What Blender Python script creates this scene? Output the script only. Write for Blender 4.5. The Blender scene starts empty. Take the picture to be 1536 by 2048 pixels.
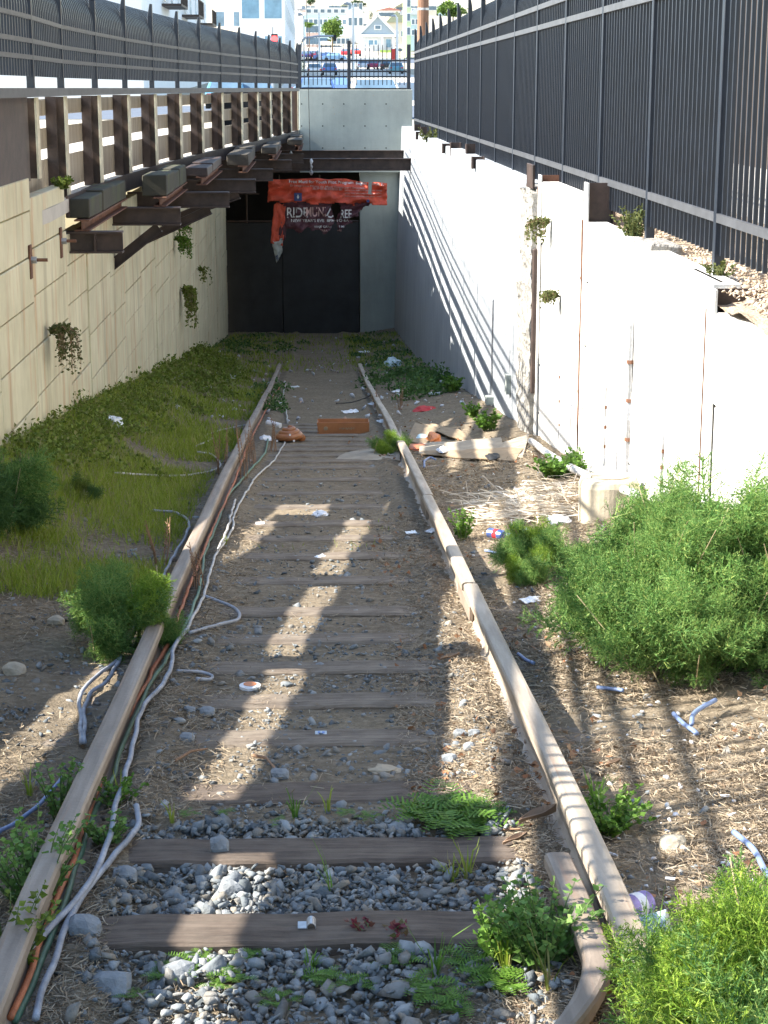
import bpy, bmesh, math, random
import numpy as np
from mathutils import Vector, Matrix, noise
R = math.radians
random.seed(7); rng = np.random.default_rng(7)
C = bpy.context.scene.collection
sc = bpy.context.scene

# ---------------------------------------------------------------- camera, world, sun, exposure
PITCH, YAW, F = 13.4, 2.08, 3560.0
cd = bpy.data.cameras.new('camera'); cam = bpy.data.objects.new('camera', cd); C.objects.link(cam)
cd.sensor_fit = 'VERTICAL'; cd.sensor_height = 36; cd.lens = F/2048*36
cd.clip_start = .1; cd.clip_end = 4000
cam.location = (0, 0, 0); cam.rotation_euler = (R(90-PITCH), 0, -R(YAW))
sc.camera = cam
sc.render.resolution_x = 768; sc.render.resolution_y = 1024
SUN_EL, SUN_AZ = 38.7, -2.0      # elevation; degrees the sun stands ahead of due left
w = bpy.data.worlds.new('World'); sc.world = w; w.use_nodes = True
nt = w.node_tree; bg = nt.nodes['Background']
sky = nt.nodes.new('ShaderNodeTexSky'); sky.sky_type = 'NISHITA'; sky.sun_disc = False
sky.sun_elevation = R(SUN_EL); sky.sun_rotation = R(-90+SUN_AZ)
sky.air_density = 1.3; sky.dust_density = .6
nt.links.new(sky.outputs[0], bg.inputs[0]); bg.inputs[1].default_value = .12
sd = bpy.data.lights.new('sun', 'SUN'); sd.energy = 5.0; sd.angle = R(.5); sd.color = (1, .93, .82)
so = bpy.data.objects.new('sun', sd); C.objects.link(so)
tosun = Vector((-math.cos(R(SUN_EL))*math.cos(R(SUN_AZ)), math.cos(R(SUN_EL))*math.sin(R(SUN_AZ)), math.sin(R(SUN_EL))))
so.rotation_euler = tosun.to_track_quat('Z', 'Y').to_euler()
sc.view_settings.view_transform = 'Standard'; sc.view_settings.look = 'None'
sc.view_settings.exposure = 1.82; sc.view_settings.gamma = 1
try: sc.view_settings.use_curve_mapping = False
except Exception: pass

# ---------------------------------------------------------------- geometry helpers
CM = cam.rotation_euler.to_matrix()
def ray(px, py): return CM @ Vector(((px-768)/F, -(py-1024)/F, -1))
def aty(px, py, Y): d = ray(px, py); return d*(Y/d.y)
def atx(px, py, X): d = ray(px, py); return d*(X/d.x)
def atz(px, py, Z): d = ray(px, py); return d*(Z/d.z)
PY = [-5, 0, 4.29, 7.2, 11.96, 18.9, 28.2, 36, 45, 60]
PZ = [-1.75, -1.78, -2.03, -2.30, -2.76, -3.50, -4.55, -5.33, -5.97, -6.5]
def rt(Y): return float(np.interp(Y, PY, PZ))          # top of rail
def sst(a, b, x): t = np.clip((x-a)/(b-a), 0, 1); return t*t*(3-2*t)
def gz_np(x, y):
    b = np.interp(y, PY, PZ) - .152
    b = b + .40*sst(-1.2, -2.3, x)*sst(5, 13, y)*sst(46, 30, y)
    b = b + .12*sst(1.2, 2.1, x)
    b = b + .035*np.exp(-((np.abs(x)-.60)/.10)**2)*(y > 5.3) + .03*sst(.95, 1.25, np.abs(x))
    b = b - .035*sst(5.35, 5.1, y)*sst(.62, .5, np.abs(x)) - .010*sst(.62, .5, np.abs(x))
    return b
def gz(x, y): return float(gz_np(np.array(float(x)), np.array(float(y))))
def atg(px, py):
    d = ray(px, py); t = 2.0
    for i in range(4000):
        p = d*t
        if p.z <= gz(p.x, p.y): break
        t *= 1.002
    p = d*t; p.z = gz(p.x, p.y); return p

def wloc(o):
    v = Vector((0, 0, 0))
    while o: v += o.location; o = o.parent
    return v
def props(o, label=None, cat=None, group=None, kind=None):
    if label: o['label'] = label
    if cat: o['category'] = cat
    if group: o['group'] = group
    if kind: o['kind'] = kind
    return o
def thing(name, label, cat, loc=(0, 0, 0), group=None):
    o = bpy.data.objects.new(name, None); o.empty_display_size = .1; C.objects.link(o)
    o.location = loc; return props(o, label, cat, group)
def dup(o, parent=None):
    c = o.copy(); C.objects.link(c); c.parent = parent
    for ch in o.children: dup(ch, c)
    return c
class MB:
    def __init__(s): s.v = []; s.f = []
    def add(s, V, Fs):
        n = len(s.v); s.v += [tuple(p) for p in V]; s.f += [tuple(i+n for i in f) for f in Fs]; return s
    def box(s, x0, x1, y0, y1, z0, z1):
        V = [(x0,y0,z0),(x1,y0,z0),(x1,y1,z0),(x0,y1,z0),(x0,y0,z1),(x1,y0,z1),(x1,y1,z1),(x0,y1,z1)]
        return s.add(V, [(0,3,2,1),(4,5,6,7),(0,1,5,4),(1,2,6,5),(2,3,7,6),(3,0,4,7)])
    def bar(s, a, b, wd, ht, up=(0,0,1)):
        a = Vector(a); b = Vector(b); d = (b-a).normalized(); u = Vector(up)
        sd_ = d.cross(u)
        if sd_.length < 1e-4: sd_ = d.cross(Vector((1,0,0)))
        sd_.normalize(); u = sd_.cross(d).normalized()
        V = []
        for p in (a, b):
            for i, j in ((-1,-1),(1,-1),(1,1),(-1,1)): V.append(p+sd_*(i*wd/2)+u*(j*ht/2))
        return s.add(V, [(0,1,2,3),(7,6,5,4),(0,4,5,1),(1,5,6,2),(2,6,7,3),(3,7,4,0)])
    def tube(s, pts, r, n=8, cap=True):
        pts = [Vector(p) for p in pts]; rr = r if isinstance(r, (list, tuple)) else [r]*len(pts)
        V = []; m = len(pts); ref = Vector((0,0,1))
        for i, p in enumerate(pts):
            d = (pts[min(i+1, m-1)]-pts[max(i-1, 0)])
            d = d.normalized() if d.length > 1e-9 else Vector((0,0,1))
            if abs(d.dot(ref)) > .95: rf = Vector((1,0,0))
            else: rf = ref
            a = d.cross(rf).normalized(); b = d.cross(a)
            for k in range(n):
                t = 2*math.pi*k/n; V.append(p+(a*math.cos(t)+b*math.sin(t))*rr[i])
        Fs = []
        for i in range(m-1):
            for k in range(n):
                k2 = (k+1) % n; Fs.append((i*n+k, i*n+k2, (i+1)*n+k2, (i+1)*n+k))
        if cap: Fs += [tuple(range(n))[::-1], tuple((m-1)*n+k for k in range(n))]
        return s.add(V, Fs)
    def prism(s, prof, path, closed=True):
        """prof: list of (u,v) ; path: list of (origin, uaxis, vaxis)"""
        k = len(prof); V = []
        for o, ua, va in path:
            for u, v in prof: V.append(Vector(o)+Vector(ua)*u+Vector(va)*v)
        Fs = []
        for i in range(len(path)-1):
            for j in range(k): j2 = (j+1) % k; Fs.append((i*k+j, i*k+j2, (i+1)*k+j2, (i+1)*k+j))
        if closed: Fs += [tuple(range(k))[::-1], tuple((len(path)-1)*k+j for j in range(k))]
        return s.add(V, Fs)
    def ibeam(s, a, b, wd, ht, t=.02, up=(0,0,1)):
        a = Vector(a); b = Vector(b); d = (b-a).normalized(); u = Vector(up); sd_ = d.cross(u).normalized(); u = sd_.cross(d).normalized()
        W, H, w_ = wd/2, ht/2, t*.4
        prof = [(-W,-H),(W,-H),(W,-H+t),(w_,-H+t),(w_,H-t),(W,H-t),(W,H),(-W,H),(-W,H-t),(-w_,H-t),(-w_,-H+t),(-W,-H+t)]
        return s.prism(prof, [(a, sd_, u), (b, sd_, u)])
    def jitter(s, a, sc_=3.0, seed=0):
        for i, p in enumerate(s.v):
            q = noise.noise_vector(Vector(p)*sc_+Vector((seed, seed*2, 0)))
            s.v[i] = (p[0]+q.x*a, p[1]+q.y*a, p[2]+q.z*a)
        return s
    def build(s, name, m, parent=None, bevel=0, smooth=False, sub=0, org=None):
        me = bpy.data.meshes.new(name)
        if parent: o0 = wloc(parent)
        else:
            A = np.array([tuple(p) for p in s.v]); o0 = Vector(((A[:,0].min()+A[:,0].max())/2, (A[:,1].min()+A[:,1].max())/2, A[:,2].min()))
            if org: o0 = Vector(org)
        me.from_pydata([tuple(Vector(p)-o0) for p in s.v], [], s.f)
        bm = bmesh.new(); bm.from_mesh(me)
        bmesh.ops.recalc_face_normals(bm, faces=bm.faces)
        if bevel: bmesh.ops.bevel(bm, geom=bm.edges[:], offset=bevel, segments=1, affect='EDGES', clamp_overlap=True)
        bm.to_mesh(me); bm.free()
        me.materials.append(m)
        if smooth: me.polygons.foreach_set('use_smooth', [True]*len(me.polygons))
        o = bpy.data.objects.new(name, me); C.objects.link(o)
        if parent: o.parent = parent
        else: o.location = o0
        if sub:
            md = o.modifiers.new('sub', 'SUBSURF'); md.levels = sub; md.render_levels = sub
        return o
def npmesh(name, V, Fa, m, parent=None, smooth=False, org=None):
    """V (n,3); Fa (k,3|4) index array"""
    V = np.asarray(V, dtype=np.float32); Fa = np.asarray(Fa, dtype=np.int32)
    if parent: o0 = np.array(wloc(parent))
    elif org is not None: o0 = np.array(org)
    else: o0 = np.array([(V[:,0].min()+V[:,0].max())/2, (V[:,1].min()+V[:,1].max())/2, V[:,2].min()])
    V = V-o0.astype(np.float32)
    me = bpy.data.meshes.new(name); k = Fa.shape[1]
    me.vertices.add(len(V)); me.vertices.foreach_set('co', V.ravel())
    me.loops.add(Fa.size); me.loops.foreach_set('vertex_index', Fa.ravel())
    me.polygons.add(len(Fa)); me.polygons.foreach_set('loop_start', np.arange(0, Fa.size, k, dtype=np.int32))
    try: me.polygons.foreach_set('loop_total', np.full(len(Fa), k, dtype=np.int32))
    except Exception: pass
    if smooth: me.polygons.foreach_set('use_smooth', np.ones(len(Fa), dtype=bool))
    me.update(calc_edges=True); me.validate(); me.materials.append(m)
    o = bpy.data.objects.new(name, me); C.objects.link(o)
    if parent: o.parent = parent
    else: o.location = Vector([float(q) for q in o0])
    return o
def inst(TV, TF, Rm, S, T):
    """template verts/faces, rotations (N,3,3), scale (N,) or (N,3), translation (N,3)"""
    S = np.asarray(S); S = S[:, None]*np.ones((1, 3)) if S.ndim == 1 else S
    V = np.einsum('nij,nkj->nki', Rm, TV[None]*S[:, None, :]) + T[:, None, :]
    N, K = V.shape[:2]
    Fx = TF[None]+(np.arange(N)*K)[:, None, None]
    return V.reshape(-1, 3), Fx.reshape(-1, TF.shape[1])
def rot_dir(D, spin=None):
    """matrices whose local z points along D (N,3)"""
    D = D/np.linalg.norm(D, axis=1, keepdims=True); N = len(D)
    a = np.tile([0., 0, 1], (N, 1)); a[np.abs(D[:, 2]) > .97] = [1, 0, 0]
    X = np.cross(a, D); X /= np.linalg.norm(X, axis=1, keepdims=True); Yv = np.cross(D, X)
    s = rng.uniform(0, 2*np.pi, N) if spin is None else spin
    c, s_ = np.cos(s)[:, None], np.sin(s)[:, None]
    X2 = X*c+Yv*s_; Y2 = -X*s_+Yv*c
    return np.stack([X2, Y2, D], axis=2)
def cat_meshes(L):
    V = []; Fx = []; n = 0
    for v, f in L: V.append(v); Fx.append(f+n); n += len(v)
    return np.concatenate(V), np.concatenate(Fx)

# ---------------------------------------------------------------- materials
def newmat(name):
    m = bpy.data.materials.new(name); m.use_nodes = True; t = m.node_tree
    return m, t, t.nodes['Principled BSDF']
def nd(t, typ, **k):
    n = t.nodes.new(typ)
    for a, b in k.items():
        if a.startswith('i_'): n.inputs[a[2:].replace('_', ' ')].default_value = b
        else: setattr(n, a, b)
    return n
def coords(t, scale=(1,1,1), obj=True):
    tc = nd(t, 'ShaderNodeTexCoord'); mp = nd(t, 'ShaderNodeMapping'); mp.inputs['Scale'].default_value = scale
    t.links.new(tc.outputs['Object' if obj else 'Generated'], mp.inputs[0]); return mp.outputs[0]
def nz(t, vec, scale, detail=5, rough=.6):
    n = nd(t, 'ShaderNodeTexNoise'); n.inputs['Scale'].default_value = scale; n.inputs['Detail'].default_value = detail; n.inputs['Roughness'].default_value = rough
    t.links.new(vec, n.inputs['Vector']); return n.outputs[0]
def ramp(t, fac, stops):
    r = nd(t, 'ShaderNodeValToRGB'); e = r.color_ramp.elements
    while len(e) < len(stops): e.new(.5)
    for i, (p, c) in enumerate(stops):
        e[i].position = p; e[i].color = (*c, 1) if len(c) == 3 else c
    t.links.new(fac, r.inputs[0]); return r.outputs[0]
def mix(t, fac, a, b, mode='MIX'):
    m = nd(t, 'ShaderNodeMix', data_type='RGBA', blend_type=mode)
    if isinstance(fac, float): m.inputs[0].default_value = fac
    else: t.links.new(fac, m.inputs[0])
    for sock, v in ((m.inputs[6], a), (m.inputs[7], b)):
        if isinstance(v, tuple): sock.default_value = (*v, 1)
        else: t.links.new(v, sock)
    return m.outputs[2]
def setbump(t, b, h, s, d=.02):
    bn = nd(t, 'ShaderNodeBump'); bn.inputs['Strength'].default_value = s; bn.inputs['Distance'].default_value = d
    t.links.new(h, bn.inputs['Height']); t.links.new(bn.outputs[0], b.inputs['Normal'])
def mul(c, f): return tuple(min(1, x*f) for x in c)
def M(name, col, rough=.8, var=.35, scale=4, bump=.3, bscale=40, metal=0, col2=None, stretch=(1,1,1), dist=.01, spec=.5):
    m, t, b = newmat(name); v = coords(t, stretch)
    n = nz(t, v, scale, 6, .65)
    c = ramp(t, n, [(.3, mul(col, 1-var)), (.7, col2 or mul(col, 1+var))])
    t.links.new(c, b.inputs['Base Color']); b.inputs['Roughness'].default_value = rough; b.inputs['Metallic'].default_value = metal
    b.inputs['Specular IOR Level'].default_value = spec
    if bump: setbump(t, b, nz(t, v, bscale, 4), bump, dist)
    return m
def island(name, cols, rough=.9, transl=0, spec=.2, noise_sc=0, bump=0):
    """each separate leaf / stone / straw takes its own tone from the ramp"""
    m, t, b = newmat(name); g = nd(t, 'ShaderNodeNewGeometry')
    st = [(i/(len(cols)-1), c) for i, c in enumerate(cols)]
    c = ramp(t, g.outputs['Random Per Island'], st)
    if noise_sc:
        n = nz(t, coords(t), noise_sc, 4); c = mix(t, .35, c, ramp(t, n, [(.35, mul(cols[0], .8)), (.65, mul(cols[-1], 1.1))]))
    t.links.new(c, b.inputs['Base Color']); b.inputs['Roughness'].default_value = rough; b.inputs['Specular IOR Level'].default_value = spec
    if bump: setbump(t, b, nz(t, coords(t), 60, 3), bump, .01)
    if transl:
        tr = nd(t, 'ShaderNodeBsdfTranslucent'); t.links.new(c, tr.inputs[0])
        ms = nd(t, 'ShaderNodeMixShader'); ms.inputs[0].default_value = transl
        out = t.nodes['Material Output']
        t.links.new(b.outputs[0], ms.inputs[1]); t.links.new(tr.outputs[0], ms.inputs[2]); t.links.new(ms.outputs[0], out.inputs[0])
    return m

def ground_mat():
    m, t, b = newmat('dirt'); v = coords(t)
    a = nz(t, v, 1.6, 6, .65); f = nz(t, v, 22, 8, .75); g = nz(t, v, 90, 4, .7)
    c = ramp(t, a, [(.30, (.125, .098, .068)), (.5, (.20, .158, .105)), (.72, (.30, .243, .158))])
    c = mix(t, .6, c, ramp(t, f, [(.32, (.075, .063, .052)), (.5, (.21, .175, .13)), (.68, (.40, .34, .26))]))
    vo = nd(t, 'ShaderNodeTexVoronoi'); vo.inputs['Scale'].default_value = 55; t.links.new(v, vo.inputs['Vector'])
    sp = ramp(t, vo.outputs['Distance'], [(.0, (1,1,1)), (.22, (0,0,0))])
    gate = ramp(t, nz(t, v, 3.1, 4), [(.5, (0,0,0)), (.62, (1,1,1))])
    c = mix(t, mix(t, 1.0, sp, gate, 'MULTIPLY'), c, (.20, .205, .21))
    # soil stays darker and greyer inside the four foot, paler in the dry verge (x is across the track)
    t.links.new(c, b.inputs['Base Color']); b.inputs['Roughness'].default_value = .97; b.inputs['Specular IOR Level'].default_value = .15
    h = mix(t, .5, f, g); setbump(t, b, h, .9, .03)
    return m
M_dirt = ground_mat()

def wall_cream():
    m, t, b = newmat('cream_lagging'); v = coords(t)
    n = nz(t, v, 1.2, 5); c = ramp(t, n, [(.3, (.55, .51, .33)), (.7, (.74, .70, .49))])
    f = nz(t, coords(t, (1, .7, .35)), 5, 8, .7); c = mix(t, .30, c, ramp(t, f, [(.3, (.36, .34, .24)), (.65, (.78, .75, .60))]))
    # rust runs, streaky in z, in the near end of the wall
    r = nz(t, coords(t, (1, 3.0, .35)), 1.6, 6, .7); rm = ramp(t, r, [(.52, (0,0,0)), (.74, (1,1,1))])
    c = mix(t, mix(t, 1.0, rm, (.8,.8,.8), 'MULTIPLY'), c, (.50, .22, .07))
    d = ramp(t, nz(t, coords(t, (1, 4, .3)), 1.0, 5), [(.55, (0,0,0)), (.75, (1,1,1))])
    c = mix(t, mix(t, 1.0, d, (.55,.55,.55), 'MULTIPLY'), c, (.22, .20, .12))
    t.links.new(c, b.inputs['Base Color']); b.inputs['Roughness'].default_value = .75
    setbump(t, b, f, .25, .01); return m
M_cream = wall_cream()
def wall_concrete(name, lo, hi, streak=.3, holes=0, moss=False):
    m, t, b = newmat(name)
    n = nz(t, coords(t), 1.1, 6, .65); c = ramp(t, n, [(.3, lo), (.7, hi)])
    s = nz(t, coords(t, (1, 5, .12)), 2.2, 6, .7); c = mix(t, streak, c, ramp(t, s, [(.3, mul(lo, .55)), (.62, mul(hi, 1.1))]))
    if moss: c = mix(t, ramp(t, nz(t, coords(t, (2,2,.8)), 1.6, 5), [(.5, (0,0,0)), (.66, (1,1,1))]), c, (.07, .085, .035))
    t.links.new(c, b.inputs['Base Color']); b.inputs['Roughness'].default_value = .85
    setbump(t, b, nz(t, coords(t), 30, 6), .35, .01); return m
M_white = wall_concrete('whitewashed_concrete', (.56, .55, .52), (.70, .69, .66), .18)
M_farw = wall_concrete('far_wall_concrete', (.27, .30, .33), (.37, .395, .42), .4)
M_conc = wall_concrete('grey_concrete', (.24, .27, .255), (.34, .375, .35), .2)
M_old = wall_concrete('old_board_concrete', (.24, .21, .16), (.42, .37, .29), .45)
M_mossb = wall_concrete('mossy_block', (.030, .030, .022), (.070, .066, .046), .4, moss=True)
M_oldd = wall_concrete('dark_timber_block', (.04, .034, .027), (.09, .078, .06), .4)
M_rough = M('rough_concrete', (.27, .26, .24), .95, .35, 7, 1.0, 16, dist=.06)
M_steel = M('brown_painted_steel', (.050, .032, .026), .6, .5, 5, .4, 60, dist=.003)
M_rustst = M('rusty_steel', (.16, .075, .045), .85, .5, 9, .6, 60, dist=.004)
M_fence = M('fence_paint', (.016, .023, .036), .38, .25, 6, .1, 90, dist=.001)
M_rail3 = M('fence_rail_paint', (.075, .08, .09), .45, .25, 8, .1, 90, dist=.001)
M_creamp = M('cream_flange', (.60, .56, .42), .7, .25, 6, .3, 40, dist=.003)
M_black = M('black_gate_paint', (.018, .020, .023), .6, .4, 2, .2, 20)
M_dark = M('dark_metal', (.012, .012, .013), .7, .3, 3, 0)
M_galv = M('galvanised', (.42, .43, .45), .4, .25, 30, .1, 60, metal=.6)
def wood_tie():
    m, t, b = newmat('tie_timber'); v = coords(t, (1.2, 16, 16))
    n = nz(t, v, 2.2, 8, .7); c = ramp(t, n, [(.3, (.035, .026, .020)), (.5, (.115, .085, .065)), (.72, (.20, .155, .12))])
    c = mix(t, .3, c, ramp(t, nz(t, coords(t), 7, 4), [(.4, (.06, .042, .03)), (.62, (.19, .155, .12))]))
    t.links.new(c, b.inputs['Base Color']); b.inputs['Roughness'].default_value = .85
    setbump(t, b, n, .8, .02); return m
M_tie = wood_tie()
def lighter(m, name, k, warm=1):
    q = m.copy(); q.name = name
    for n in q.node_tree.nodes:
        if n.type == 'VALTORGB':
            for e in n.color_ramp.elements: e.color = (min(1, e.color[0]*k), min(1, e.color[1]*k*warm), min(1, e.color[2]*k*warm), 1)
    return q
M_tied = lighter(M_tie, 'dusty_tie', 1.45, 1.06)
def rail_mat():
    m, t, b = newmat('rail_steel'); v = coords(t, (14, 1.2, 6))
    n = nz(t, v, 1.4, 6, .6); c = ramp(t, n, [(.3, (.17, .135, .105)), (.55, (.27, .22, .175)), (.75, (.36, .30, .245))])
    r = nz(t, coords(t, (26, .9, 3)), 1.3, 5); c = mix(t, ramp(t, r, [(.58, (0,0,0)), (.72, (.4,.4,.4))]), c, (.30, .16, .09))
    t.links.new(c, b.inputs['Base Color']); b.inputs['Roughness'].default_value = .6; b.inputs['Metallic'].default_value = .1
    setbump(t, b, nz(t, coords(t, (1,1,1)), 50, 5), .35, .005); return m
M_rail = rail_mat()
M_stone = island('ballast', [(.07,.083,.09), (.16,.18,.19), (.26,.28,.285), (.40,.415,.41), (.21,.18,.14), (.31,.33,.335), (.09,.10,.105), (.34,.29,.22), (.19,.21,.225)], .85, noise_sc=40, bump=.5)
M_rock = M('rock', (.22, .235, .245), .9, .4, 14, .9, 30)
M_rockt = M('tan_rock', (.36, .32, .25), .9, .3, 14, .9, 30)
M_straw = island('dry_grass', [(.15,.11,.075), (.27,.21,.145), (.38,.31,.22), (.21,.16,.11), (.46,.39,.29), (.25,.20,.14)], .9)
M_leaf = island('leaf_litter', [(.22,.10,.05), (.34,.17,.09), (.26,.17,.10), (.42,.30,.2)], .85)
M_grass = island('grass_blades', [(.17,.24,.02), (.25,.33,.04), (.31,.38,.07), (.20,.26,.03), (.38,.34,.15)], .6, .35)
M_cover = island('ground_cover', [(.08,.13,.02), (.14,.20,.03), (.20,.26,.05), (.10,.15,.025), (.24,.24,.09)], .6, .25)
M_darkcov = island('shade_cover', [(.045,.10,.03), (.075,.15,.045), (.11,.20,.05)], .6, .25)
M_fennel = island('fennel', [(.045,.12,.03), (.10,.22,.055), (.17,.31,.08), (.07,.17,.04), (.24,.38,.11), (.28,.34,.09), (.12,.25,.06)], .6, .35)
M_fennely = island('fennel_yellow', [(.09,.18,.02), (.17,.30,.035), (.30,.42,.05), (.13,.24,.03), (.40,.48,.10)], .6, .4)
M_weed = island('weed_leaf', [(.06,.14,.02), (.11,.22,.03), (.17,.30,.05), (.08,.17,.03)], .5, .35)
M_pel = island('pellitory_leaf', [(.09,.19,.04), (.15,.28,.07), (.22,.35,.10)], .5, .35)
M_redw = island('red_weed', [(.16,.03,.05), (.22,.05,.06), (.10,.12,.04)], .5, .3)
M_wallpl = island('wall_plant', [(.06,.075,.022), (.10,.115,.035), (.15,.16,.06)], .7, .25)
M_stem = M('green_stem', (.10, .15, .05), .7, .3, 10, 0)
M_twig = M('dry_twig', (.25, .15, .09), .9, .4, 10, .3, 60)
M_twigp = M('pale_dry_stalk', (.42, .34, .20), .9, .3, 10, .3, 60)
M_bark = M('bark', (.12, .085, .055), .95, .4, 8, .8, 20)
M_cabg = M('grey_cable', (.27, .29, .33), .6, .45, 9, .4, 60)
M_cabw = M('white_cable', (.42, .41, .39), .7, .4, 9, .2, 60)
M_green = M('green_hose', (.08, .16, .10), .5, .35, 10, .1, 60)
M_orange = M('orange_conduit', (.40, .13, .055), .6, .3, 14, .3, 60)
M_blue = M('blue_cable', (.16, .22, .38), .5, .25, 12, .1, 60)
M_paper = M('white_paper', (.72, .73, .76), .8, .1, 10, .3, 30)
M_plast = M('white_plastic', (.70, .74, .78), .35, .12, 10, .2, 30)
M_card = M('cardboard', (.28, .21, .135), .9, .25, 8, .2, 40, stretch=(1,6,1))
M_cardg = M('weathered_cardboard', (.30, .26, .205), .9, .25, 6, .2, 40)
M_brown = M('brown_glaze', (.33, .13, .05), .35, .2, 10, .05, 50)
M_box = M('orange_brown_box', (.36, .15, .06), .6, .15, 10, .1, 50)
M_red = M('red_cloth', (.42, .02, .025), .8, .2, 10, .3, 40)
M_orcl = M('orange_plastic', (.60, .20, .06), .5, .15, 10, .2, 40)
M_can = M('can_blue', (.10, .16, .42), .3, .3, 20, 0, metal=.5)
M_purple = M('purple_print', (.22, .17, .45), .4, .5, 16, 0)
M_teal = M('pale_teal_plastic', (.40, .52, .56), .35, .15, 16, 0)
M_asph = M('asphalt', (.085, .105, .14), .85, .25, 2, .3, 60)
M_pave = M('pavement', (.52, .50, .46), .85, .15, 3, .2, 30)
M_hill = M('hill_ground', (.34, .31, .24), .95, .3, .02, 0)
M_verge = M('verge_soil', (.36, .28, .20), .95, .35, 3, 1.0, 24, dist=.03)
M_glass = M('window_glass', (.10, .16, .22), .12, .3, 1, 0)
M_bluegl = M('blue_window', (.16, .30, .42), .15, .2, 1, 0)
M_wbld = M('white_stucco', (.74, .75, .77), .8, .05, 1, 0)
M_cbld = M('cream_stucco', (.66, .60, .50), .8, .06, 1, 0)
M_brick = M('brown_building', (.10, .070, .050), .9, .35, 2, .2, 20)  # shade is put into the colour; the sun reaches this face
M_trim = M('white_trim', (.78, .78, .77), .6, .04, 1, 0)
M_tyre = M('tyre', (.02, .02, .02), .8, .2, 10, 0)
def plain(name, c, r=.5, e=0):
    m = M(name, c, r, .08, 3, 0)
    if e:
        b = m.node_tree.nodes['Principled BSDF']; b.inputs['Emission Color'].default_value = (*c, 1); b.inputs['Emission Strength'].default_value = e
    return m

# ================================================================ SETTING
# trench floor
def floor():
    ys = [1.0]
    while ys[-1] < 46.3: ys.append(ys[-1]+max(.022, ys[-1]*.0048))
    xs = np.linspace(-2.45, 2.3, 150); X, Y = np.meshgrid(xs, np.array(ys))
    Z = gz_np(X, Y); V = np.stack([X, Y, Z], -1).reshape(-1, 3)
    for i in range(len(V)):
        p = Vector(V[i]); k_ = .35 if abs(p.x) < .6 and p.y > 5.3 else 1; V[i, 2] += k_*(.016*noise.noise(p*3.1)+.012*noise.noise(p*9))+.006*noise.noise(p*24)
    nx = len(xs); i = np.arange(len(ys)-1)[:, None]*nx+np.arange(nx-1)[None]
    Fq = np.stack([i, i+1, i+nx+1, i+nx], -1).reshape(-1, 4)
    props(npmesh('ground', V, Fq, M_dirt, smooth=True, org=(0, 0, 0)), kind='structure')
floor()

# left street edge line (posts of the left fence), curving towards the track far away
LPX = [62, 122, 190, 250, 304, 355, 399, 440, 479, 512, 538, 560, 580, 594]
LP = [Vector((-2.27, y, 0)) for y in (-1.7, .6, 2.9, 5.2, 7.5, 9.6, 12.15)]
for k, px in enumerate(LPX): p = aty(px, 178, 14.6+2.2*k); LP.append(Vector((p.x, p.y, 0)))
NEAR = 7
def lx(Y): return float(np.interp(Y, [p.y for p in LP], [p.x for p in LP]))

EX = [-2.42, -2.42]
# sidewalk beside the trench on the left
b = MB()
pts = [(-40, 13.0), (-2.42, 13.0)]+[(lx(y)+.0, y) for y in np.arange(15.5, 45.6, 2.0)]+[(-.40, 45.92), (-40, 45.92)]
n = len(pts); b.add([(x, y, -1.0) for x, y in pts]+[(x, y, -1.12) for x, y in pts], [tuple(range(n)), tuple(range(2*n-1, n-1, -1))]+[(i, (i+1) % n, (i+1) % n+n, i+n) for i in range(n)])
props(b.build('sidewalk', M_pave), kind='structure')
b = MB(); b.box(-40, -2.52, -8, 12.98, -1.75, -1.66); props(b.build('sidewalk', M_pave), kind='structure')  # out of view; set low so sunlight passes under the boards
# right verge and pavement
def verge():
    xs = np.linspace(2.12, 3.6, 34); ys = np.arange(2, 45.6, .07); X, Y = np.meshgrid(xs, ys)
    Z = -1.06-.07*sst(11.2, 9.6, Y)*sst(2.5, 2.15, X)
    V = np.stack([X, Y, Z], -1).reshape(-1, 3)
    for i in range(len(V)):
        p = Vector(V[i]); V[i, 2] += .030*noise.noise(p*2.3)+.022*noise.noise(p*8)+.012*noise.noise(p*22)
    nx = len(xs); i = np.arange(len(ys)-1)[:, None]*nx+np.arange(nx-1)[None]
    props(npmesh('soil_verge', V, np.stack([i, i+1, i+nx+1, i+nx], -1).reshape(-1, 4), M_verge, smooth=True), kind='structure')
verge()
b = MB(); b.box(3.5, 40, -5, 45.92, -1.35, -1.15); props(b.build('pavement', M_pave), kind='structure')

# terrain beyond the end of the trench
TY = [45.9, 75, 100, 230, 300, 335, 400, 520, 700, 1000, 1600]
TZ = [-1.08, -1.08, -.9, 1.6, 3.0, 5.3, 7.8, 15, 30, 66, 130]
def tz(Y): return float(np.interp(Y, TY, TZ))
ys = sorted(set(TY+list(range(50, 420, 12))+list(range(420, 1600, 40))))
xs = [-900, -300, -80, -30, -12, 0, 12, 30, 80, 300, 900]
V = [(x, y, tz(y)) for y in ys for x in xs]; nx = len(xs)
b = MB().add(V, [(j*nx+i, j*nx+i+1, (j+1)*nx+i+1, (j+1)*nx+i) for j in range(len(ys)-1) for i in range(nx-1)])
props(b.build('terrain', M_hill, smooth=True), kind='structure')
def strip(name, x0f, x1f, y0, y1, dz, m):
    yy = [y0]+[y for y in ys if y0 < y < y1]+[y1]
    b = MB().add([(f(y), y, tz(y)+dz) for y in yy for f in (x0f, x1f)], [(2*i, 2*i+1, 2*i+3, 2*i+2) for i in range(len(yy)-1)])
    return props(b.build(name, m), kind='structure')
strip('road', lambda y: -120, lambda y: 120, 64, 96, .012, M_asph)
strip('road', lambda y: -3+.0*y, lambda y: 12, 96.0, 420, .010, M_pave)
strip('crosswalk', lambda y: -6, lambda y: 20, 97, 101, .03, M_trim)
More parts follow.
